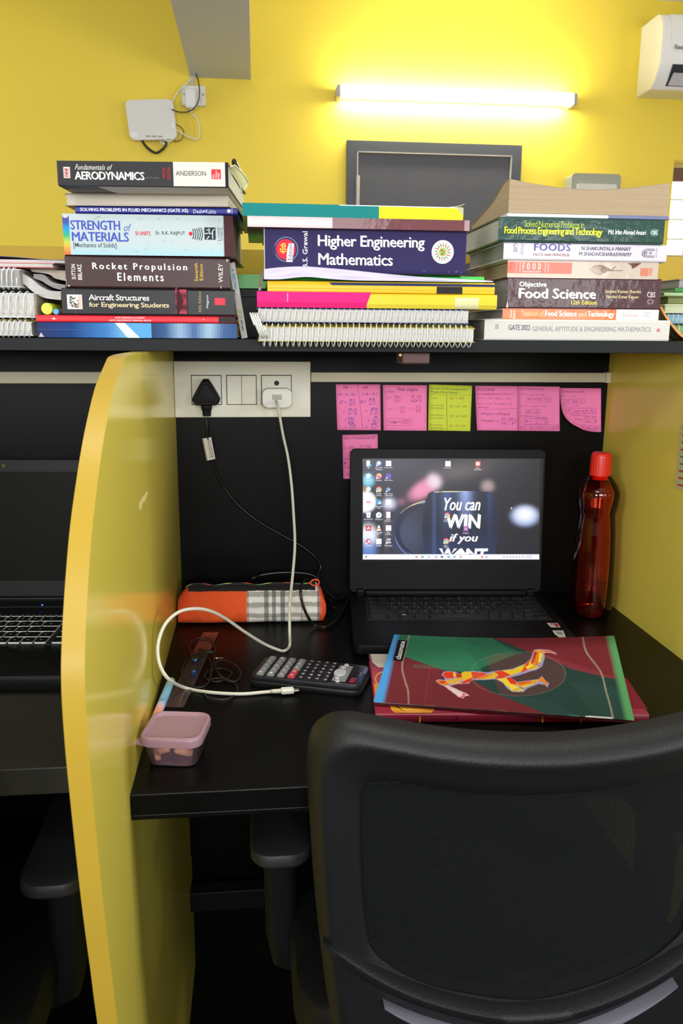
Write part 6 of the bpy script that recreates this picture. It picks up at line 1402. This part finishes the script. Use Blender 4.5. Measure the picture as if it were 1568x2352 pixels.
def P_(poly, c, a=1.0):
    global C_
    m_ = inpoly(X, Y, poly)[:, None]*a; C_ = C_*(1-m_)+ln(c)*m_
P_([(130, 20), (700, 60), (900, 142), (1360, 284), (1480, 290), (1480, 540), (1030, 495), (900, 440), (700, 360), (600, 300), (420, 235), (215, 165)], '26403c')
P_([(130, 20), (690, 60), (820, 150), (560, 250), (420, 235), (215, 165)], '2c6c50'); P_([(230, 60), (560, 130), (640, 250), (420, 232), (215, 160)], '317a58', .7)
P_([(130, 20), (690, 60), (760, 120), (520, 120), (240, 60)], '2f7a58', .8); P_([(480, 62), (690, 62), (860, 150), (700, 150)], '2c6650', .7)
P_([(745, 60), (1400, 20), (1360, 284), (900, 142)], '742a32'); P_([(950, 150), (1010, 160), (1350, 272), (1350, 284), (1120, 230)], '86333c', .8)
P_([(700, 360), (1030, 495), (1200, 505), (1000, 400)], '2c4a46', .6); P_([(1100, 300), (1360, 330), (1440, 500), (1250, 480)], '2e4c48', .5)
el = ((X-830)/262)**2+((Y-257)/121)**2
ht = ((np.sin(X*0.75+Y*0.5) > 0.2) & (el < 1) & (X > 640+0.4*(Y-140)) & (Y > 145))[:, None]*0.45; C_ = C_*(1-ht)+ln('9a3038')*ht
mm = ((el < 1) & (el > 0.965))[:, None]*0.5; C_ = C_*(1-mm)+ln('6a8a74')*mm
for L_, c_ in (([(240, 30), (215, 130), (198, 220), (215, 300), (230, 350), (234, 460)], 'a88a7c'), ([(1183, 60), (1205, 140), (1280, 245), (1310, 350), (1335, 440), (1352, 520)], '9a9484')):
    S_ = spline([(a, b, 0) for a, b in L_], 12)
    dm = np.full(len(X), 1e9)
    for p in S_: dm = np.minimum(dm, (X-p[0])**2+((Y-p[1]))**2)
    mm = (dm < 5.5**2)[:, None]*0.75; C_ = C_*(1-mm)+ln(c_)*mm
dl = (np.abs(X-(350-(Y-215)*0.15)) < 1.8) & (Y > 200) & (Y < 440) & (np.sin(Y*0.8) > -0.3); mm = dl[:, None]*0.8; C_ = C_*(1-mm)+ln('b84048')*mm
P_([(258, 205), (500, 212), (500, 236), (258, 222)], '4a6a60', .35)
xb = 165-(Y-35)*0.222; bl_ = np.clip((xb+28-X)/26, 0, 1)[:, None]; C_ = C_*(1-bl_)+ln('4a9ce0')*bl_
xg = 1322+(Y-45)*0.225; gl_ = np.clip((X-xg+22)/30, 0, 1)[:, None]; C_ = C_*(1-gl_)+ln('579a64')*gl_
P_([(1197, 484), (1345, 492), (1345, 512), (1194, 502)], 'c8c8c8'); P_([(315, 424), (380, 428), (376, 440), (312, 436)], '8a4448', .7); P_([(715, 455), (775, 458), (772, 472), (712, 468)], '8a5a58', .7); P_([(1108, 478), (1166, 482), (1164, 496), (1106, 490)], '5a7a74', .7)
P_([(176, 70), (229, 75), (200, 187), (147, 182)], '14141c')
# diving batsman, flat shapes
fig = [([(412, 262), (424, 245), (450, 240), (490, 245), (522, 262), (535, 245), (585, 240), (660, 248), (710, 240), (800, 228), (870, 200), (900, 170), (915, 128), (940, 120), (1000, 125), (1035, 140), (1042, 152), (1010, 142), (975, 142), (975, 170), (962, 215), (930, 235), (890, 245), (840, 262), (790, 275), (825, 300), (880, 292), (940, 285), (962, 268), (980, 300), (1000, 305), (990, 330), (975, 315), (940, 312), (880, 335), (860, 355), (800, 355), (770, 335), (750, 308), (710, 285), (640, 290), (580, 290), (560, 310), (500, 312), (460, 322), (430, 325), (400, 312), (380, 295), (395, 285), (430, 290), (430, 275)], 'a8a4cc', .8),
       ([(420, 262), (430, 246), (470, 243), (490, 262), (480, 280), (440, 280)], 'd83a1c', 1), ([(490, 250), (522, 256), (525, 280), (495, 278)], 'b83c20', 1), ([(480, 245), (490, 262), (483, 278), (477, 262)], 'e8c030', 1),
       ([(520, 250), (540, 243), (575, 246), (580, 275), (555, 292), (528, 288)], 'e0b428', 1), ([(575, 244), (660, 252), (640, 268), (585, 282)], 'd8452a', 1), ([(590, 284), (640, 268), (710, 245), (720, 262), (700, 282), (640, 286)], 'd9b030', 1), ([(575, 250), (640, 262), (700, 255), (640, 284), (580, 286)], 'd05028', .6),
       ([(430, 292), (520, 275), (548, 285), (520, 292), (440, 306)], 'd8a83a', 1), ([(545, 290), (580, 276), (575, 296), (540, 310), (515, 306)], 'd83c1c', 1), ([(455, 312), (520, 306), (515, 296), (462, 302)], 'e0b030', 1),
       ([(388, 290), (410, 290), (438, 300), (455, 312), (450, 324), (430, 318), (395, 308)], 'e07a28', 1), ([(400, 296), (436, 294), (432, 306), (404, 306)], 'c83018', 1),
       ([(700, 245), (740, 238), (800, 232), (870, 202), (895, 180), (905, 205), (870, 235), (800, 262), (740, 278), (712, 280), (724, 262)], 'e0bc30', 1), ([(700, 245), (742, 238), (790, 262), (740, 280), (705, 282), (724, 262)], 'd8401c', 1), ([(845, 250), (870, 204), (900, 170), (885, 210), (880, 235)], 'd84a20', 1),
       ([(870, 215), (905, 205), (935, 212), (945, 222), (905, 232), (882, 235)], 'ecd048', 1), ([(900, 200), (918, 135), (958, 132), (968, 150), (940, 205), (920, 210)], 'e08a2c', 1), ([(918, 136), (936, 134), (912, 200), (902, 198)], 'c03818', 1), ([(945, 140), (966, 146), (955, 190), (938, 205)], 'e8cc40', 1),
       ([(918, 124), (990, 128), (1036, 144), (990, 138), (930, 136)], 'e89a38', 1), ([(960, 128), (1000, 130), (1030, 140), (990, 136)], 'd84c20', 1),
       ([(715, 284), (770, 278), (790, 290), (820, 310), (790, 335), (770, 325), (745, 300)], 'e8c838', 1), ([(765, 278), (790, 274), (822, 302), (818, 315), (790, 310)], 'd8381a', 1), ([(780, 325), (815, 318), (860, 345), (830, 352), (795, 350)], 'e8d04c', 1), ([(820, 306), (940, 286), (945, 298), (850, 325), (830, 325)], 'e0a030', 1), ([(820, 304), (900, 292), (905, 300), (840, 318)], 'd86424', 1),
       ([(940, 286), (962, 272), (990, 302), (988, 322), (960, 300)], 'e08030', 1), ([(850, 322), (925, 300), (920, 308), (860, 332)], 'e8c838', 1),
       ([(424, 320), (446, 318), (548, 362), (565, 375), (545, 376), (530, 390), (508, 384)], 'd8b8c4', 1), ([(450, 326), (535, 366), (520, 384), (508, 380)], 'e0c8cc', 1), ([(528, 362), (544, 364), (536, 384), (520, 388), (512, 382), (526, 376)], 'd87068', 1)]
for pgn, c_, a_ in fig: P_(pgn, c_, a_)
for a, b in (((880, 232), (965, 208)), ((895, 225), (950, 195)), ((800, 345), (850, 330)), ((812, 350), (862, 335)), ((925, 150), (925, 198)), ((938, 142), (935, 200)), ((860, 318), (925, 302))):
    dd = np.array(b, float)-np.array(a); L2_ = dd@dd; tt = np.clip(((X-a[0])*dd[0]+(Y-a[1])*dd[1])/L2_, 0, 1); ds_ = (X-a[0]-tt*dd[0])**2+(Y-a[1]-tt*dd[1])**2
    mm = (ds_ < 1.6**2)[:, None]*0.8; C_ = C_*(1-mm)+ln('a83018')*mm
o = obj('front_cover', (G, gridF(nu_, nv_)), PRINT, t, world=True, smooth='all'); paint_pt(o, C_)
A_ = np.array([[Q[1][0]-Q[0][0], Q[3][0]-Q[0][0]], [Q[1][1]-Q[0][1], Q[3][1]-Q[0][1]]]); Ai = np.linalg.inv(A_)
def onnb(x, y, l):
    z = ZD+0.024
    for _ in range(8):
        p = aZ(x, y, z); u, v = Ai@(p[:2]-Q[0][:2]); z = nb(min(max(u, 0), 1), min(max(v, 0), 1))[2]
    return (p[0], p[1], z+0.0004)
k = Ink(lambda x, y, l: onnb(840+(x-(y-130)*0.26)/2.376, 1440+y/2.376, l)); k.text('classmate', 172, 80, 202, 178, 'ffffff', .02, rot=90); k.build('lettering', t, PRINTM, world=True)

# ============================================================ OFFICE CHAIR
CX = 0.272
def chY(x, z): return 0.650+0.75*(x-CX)**2+0.10*(0.87-z)
def chp(px, py, dy=0.0):
    Y_ = 0.66
    for _ in range(12):
        p = aY(px, py, Y_); Y_ = chY(p[0], p[2])+dy
    return np.array([p[0], p[2]])
pairs = [((1235, 1686), (1235, 1840)), ((1100, 1681), (1120, 1838)), ((980, 1668), (1020, 1826)), ((880, 1650), (935, 1812)), ((800, 1637), (880, 1808)), ((755, 1643), (850, 1814)),
         ((722, 1668), (836, 1832)), ((708, 1710), (831, 1870)), ((706, 1790), (831, 1920)), ((712, 1900), (832, 1985)), ((722, 2040), (836, 2070)), ((736, 2170), (845, 2150)),
         ((755, 2300), (858, 2200)), ((790, 2430), (900, 2238)), ((870, 2530), (970, 2275)), ((1000, 2600), (1080, 2303)), ((1235, 2630), (1235, 2316))]
Oh = [chp(*a, 0.030) for a, b in pairs]; Ih = [chp(*b) for a, b in pairs]
for H_ in (Oh, Ih): H_[0][0] = CX; H_[-1][0] = CX
def full(H_): return H_+[np.array([2*CX-p[0], p[1]]) for p in H_[-2:0:-1]]
Of = spline([(p[0], p[1], 0) for p in full(Oh)], 4, True); If = spline([(p[0], p[1], 0) for p in full(Ih)], 4, True)
CHM = M('chair_charcoal', '101113', 0.5, bump=0.25, bscale=420, var=0.10, vscale=9, spec=0.35)
CHD = M('chair_black', '0a0b0c', 0.5, var=0.08, spec=0.25)
ch = thing('office_chair', (CX, 0.95, 0), 'black mesh-backed office chair seen from behind, pushed up to the main desk', 'chair')
def chair_build(ch):
    secp = [(0.0, 0.034), (0.0, 0.020), (0.03, 0.010), (0.10, 0.003), (0.22, -0.003), (0.30, -0.0045), (0.38, -0.003), (0.70, 0.002), (0.90, 0.005), (1.0, 0.011), (1.0, 0.030)]
    rings = []
    for a, b in zip(Of, If):
        r = []
        for s_, dy in secp:
            x = a[0]*(1-s_)+b[0]*s_; z = a[1]*(1-s_)+b[1]*s_; r.append((x, chY(x, z)+dy, z))
        rings.append(r)
    rings.append(rings[0])
    n = len(rings[0]); V = [p for r in rings for p in r]; Fc = []
    for k_ in range(len(rings)-1):
        for i in range(n): Fc.append((k_*n+i, (k_+1)*n+i, (k_+1)*n+(i+1) % n, k_*n+(i+1) % n))
    obj('back_frame', (V, Fc), CHM, ch, world=True, smooth=50)
    ic_ = np.mean(np.array([p[:2] for p in If]), axis=0); rg = []
    for f in (1.02, 0.8, 0.6, 0.4, 0.2, 0.0005):
        rg.append([(ic_[0]+(p[0]-ic_[0])*f, chY(ic_[0]+(p[0]-ic_[0])*f, ic_[1]+(p[1]-ic_[1])*f)+0.014+0.006*(1-f), ic_[1]+(p[1]-ic_[1])*f) for p in If])
    obj('back_mesh', loft(rg, caps=False), MESHM, ch, world=True, smooth='all')
    # curved ridge under the mesh and the silver accent below it
    rd = [(742, 2158), (770, 2180), (810, 2210), (870, 2247), (950, 2285), (1060, 2318), (1160, 2334), (1235, 2340)]
    def arc(L_, wpx, dy0, mat, nm, taper=True, tp=8.0):
        h_ = [chp(x, y) for x, y in L_]; h_[-1] = np.array([CX, h_[-2][1]-0.0010]); f = h_+[np.array([2*CX-p[0], p[1]]) for p in h_[-2::-1]]; f = spline([(p[0], p[1], 0) for p in f], 5)
        rg = []; m_ = len(f)
        for i, p in enumerate(f):
            w_ = wpx*(min(1, min(i, m_-1-i)/tp+0.03) if taper else 1); x, z = p[0], p[1]; y = chY(x, z)
            rg.append([(x, y+0.012, z+w_), (x, y+dy0+0.004, z+w_*0.9), (x, y+dy0, z+w_*0.5), (x, y+dy0, z-w_*0.4), (x, y+dy0+0.004, z-w_), (x, y+0.012, z-w_)])
        obj(nm, loft(rg), mat, ch, world=True, smooth=50)
    arc(rd, 0.0085, -0.009, CHM, 'lower_ridge')
    arc([(880, 2300), (920, 2322), (980, 2348), (1060, 2374), (1150, 2392), (1235, 2398)], 0.008, -0.010, M('chair_silver', '7a7a86', 0.4, 0.3), 'silver_strip', True, 22.0)
    # seat, back bracket, arms, column, five-star base
    obj('seat', slab(rrect(CX, 0.965, 0.48, 0.46, 0.08), 0.43, 0.50, 0.018), CHD, ch, world=True, smooth=40)
    obj('back_bracket', tube([(CX, chY(CX, 0.56)+0.035, 0.56), (CX, 0.74, 0.47), (CX, 0.80, 0.425), (CX, 0.95, 0.42)], 0.028, 10, flat=0.5), CHD, ch, world=True, smooth='all')
    for s in (-1, 1):
        ax = CX+s*0.2515
        pd = rrect(ax, 0.955, 0.072, 0.20, 0.026)
        arm = obj('armrest', slab(pd, 0.600, 0.622, 0.007), M('arm_grey', '1b1c1e', 0.5), ch, world=True, smooth=40)
        obj('arm_post', loft([[(x+ax*0, y, z) for x, y in rrect(ax+s*dx, 0.935, wx, 0.055, 0.012, 3)] for z, wx, dx in ((0.601, 0.050, 0), (0.55, 0.040, 0), (0.47, 0.038, 0), (0.425, 0.042, -0.010), (0.41, 0.05, -0.045))]), CHD, ch, world=True, smooth=40)
    obj('gas_column', xf(lathe([(0.001, 0.10), (0.028, 0.10), (0.028, 0.26), (0.016, 0.262), (0.016, 0.42), (0.06, 0.425), (0.06, 0.43), (0.001, 0.43)], 20), (CX, 0.965, 0)), BLACKPL, ch, world=True, smooth=40)
    for k_ in range(5):
        a = 2*PI*k_/5+0.3; ex, ey = CX+0.28*math.cos(a), 0.965+0.28*math.sin(a)
        obj('base_leg', tube([(CX, 0.965, 0.115), (CX+0.14*math.cos(a), 0.965+0.14*math.sin(a), 0.105), (ex, ey, 0.078)], [0.024, 0.02, 0.014], 8), BLACKPL, ch, world=True, smooth='all')
        obj('caster', xf(lathe([(0.001, -0.022), (0.024, -0.02), (0.028, -0.012), (0.028, 0.012), (0.024, 0.02), (0.001, 0.022)], 16), (ex, ey, 0.0285), rz=a, rx=PI/2), BLACKPL, ch, world=True, smooth=40)
        obj('caster_stem', tube([(ex, ey, 0.08), (ex, ey, 0.05)], 0.006, 8), BLACKPL, ch, world=True)
# woven mesh: real see-through holes in a diagonal net
MESHM = bpy.data.materials.new('chair_net'); MESHM.use_nodes = True; nt = MESHM.node_tree; N = nt.nodes; L_ = nt.links
b = N['Principled BSDF']; b.inputs['Base Color'].default_value = (*lin('060708'), 1); b.inputs['Roughness'].default_value = 0.6; b.inputs['Specular IOR Level'].default_value = 0.12
tc = N.new('ShaderNodeTexCoord'); sx_ = N.new('ShaderNodeSeparateXYZ'); L_.new(tc.outputs['Object'], sx_.inputs[0])
def mth(op, a, b_=None, v=None):
    n = N.new('ShaderNodeMath'); n.operation = op; L_.new(a, n.inputs[0])
    if b_ is not None: L_.new(b_, n.inputs[1])
    if v is not None: n.inputs[1].default_value = v
    return n.outputs[0]
fr = 2*PI/0.0028
su = mth('SINE', mth('MULTIPLY', mth('ADD', sx_.outputs[0], mth('MULTIPLY', sx_.outputs[2], v=0.8)), v=fr))
sv = mth('SINE', mth('MULTIPLY', mth('SUBTRACT', sx_.outputs[0], mth('MULTIPLY', sx_.outputs[2], v=0.8)), v=fr))
pr_ = mth('MULTIPLY', su, sv)
hole = mth('GREATER_THAN', pr_, v=0.62)
mr_ = N.new('ShaderNodeMapRange'); mr_.inputs[1].default_value = -0.9; mr_.inputs[2].default_value = 0.5; L_.new(pr_, mr_.inputs[0])
mc_ = N.new('ShaderNodeMix'); mc_.data_type = 'RGBA'; mc_.inputs['A'].default_value = (*lin('1d2023'), 1); mc_.inputs['B'].default_value = (*lin('050506'), 1); L_.new(mr_.outputs[0], mc_.inputs['Factor']); L_.new(mc_.outputs['Result'], b.inputs['Base Color'])
tr_ = N.new('ShaderNodeBsdfTransparent'); mx = N.new('ShaderNodeMixShader'); L_.new(hole, mx.inputs[0]); L_.new(b.outputs[0], mx.inputs[1]); L_.new(tr_.outputs[0], mx.inputs[2]); L_.new(mx.outputs[0], N['Material Output'].inputs[0])
bmp = N.new('ShaderNodeBump'); bmp.inputs['Distance'].default_value = 0.001; bmp.inputs['Strength'].default_value = 0.6; L_.new(pr_, bmp.inputs['Height']); L_.new(bmp.outputs[0], b.inputs['Normal'])
chair_build(ch)
# the neighbour's chair: a copy with copied parts
q = aZ(112, 2030, 0.62)
c2 = ch.copy(); COL.objects.link(c2); c2.location = (ch.location.x+q[0]-(CX+0.2515), ch.location.y-0.03, 0)
c2['label'] = 'black office chair in the left booth, only its armrest showing beside the yellow partition'
for chd in list(ch.children):
    d_ = chd.copy(); COL.objects.link(d_); d_.parent = c2
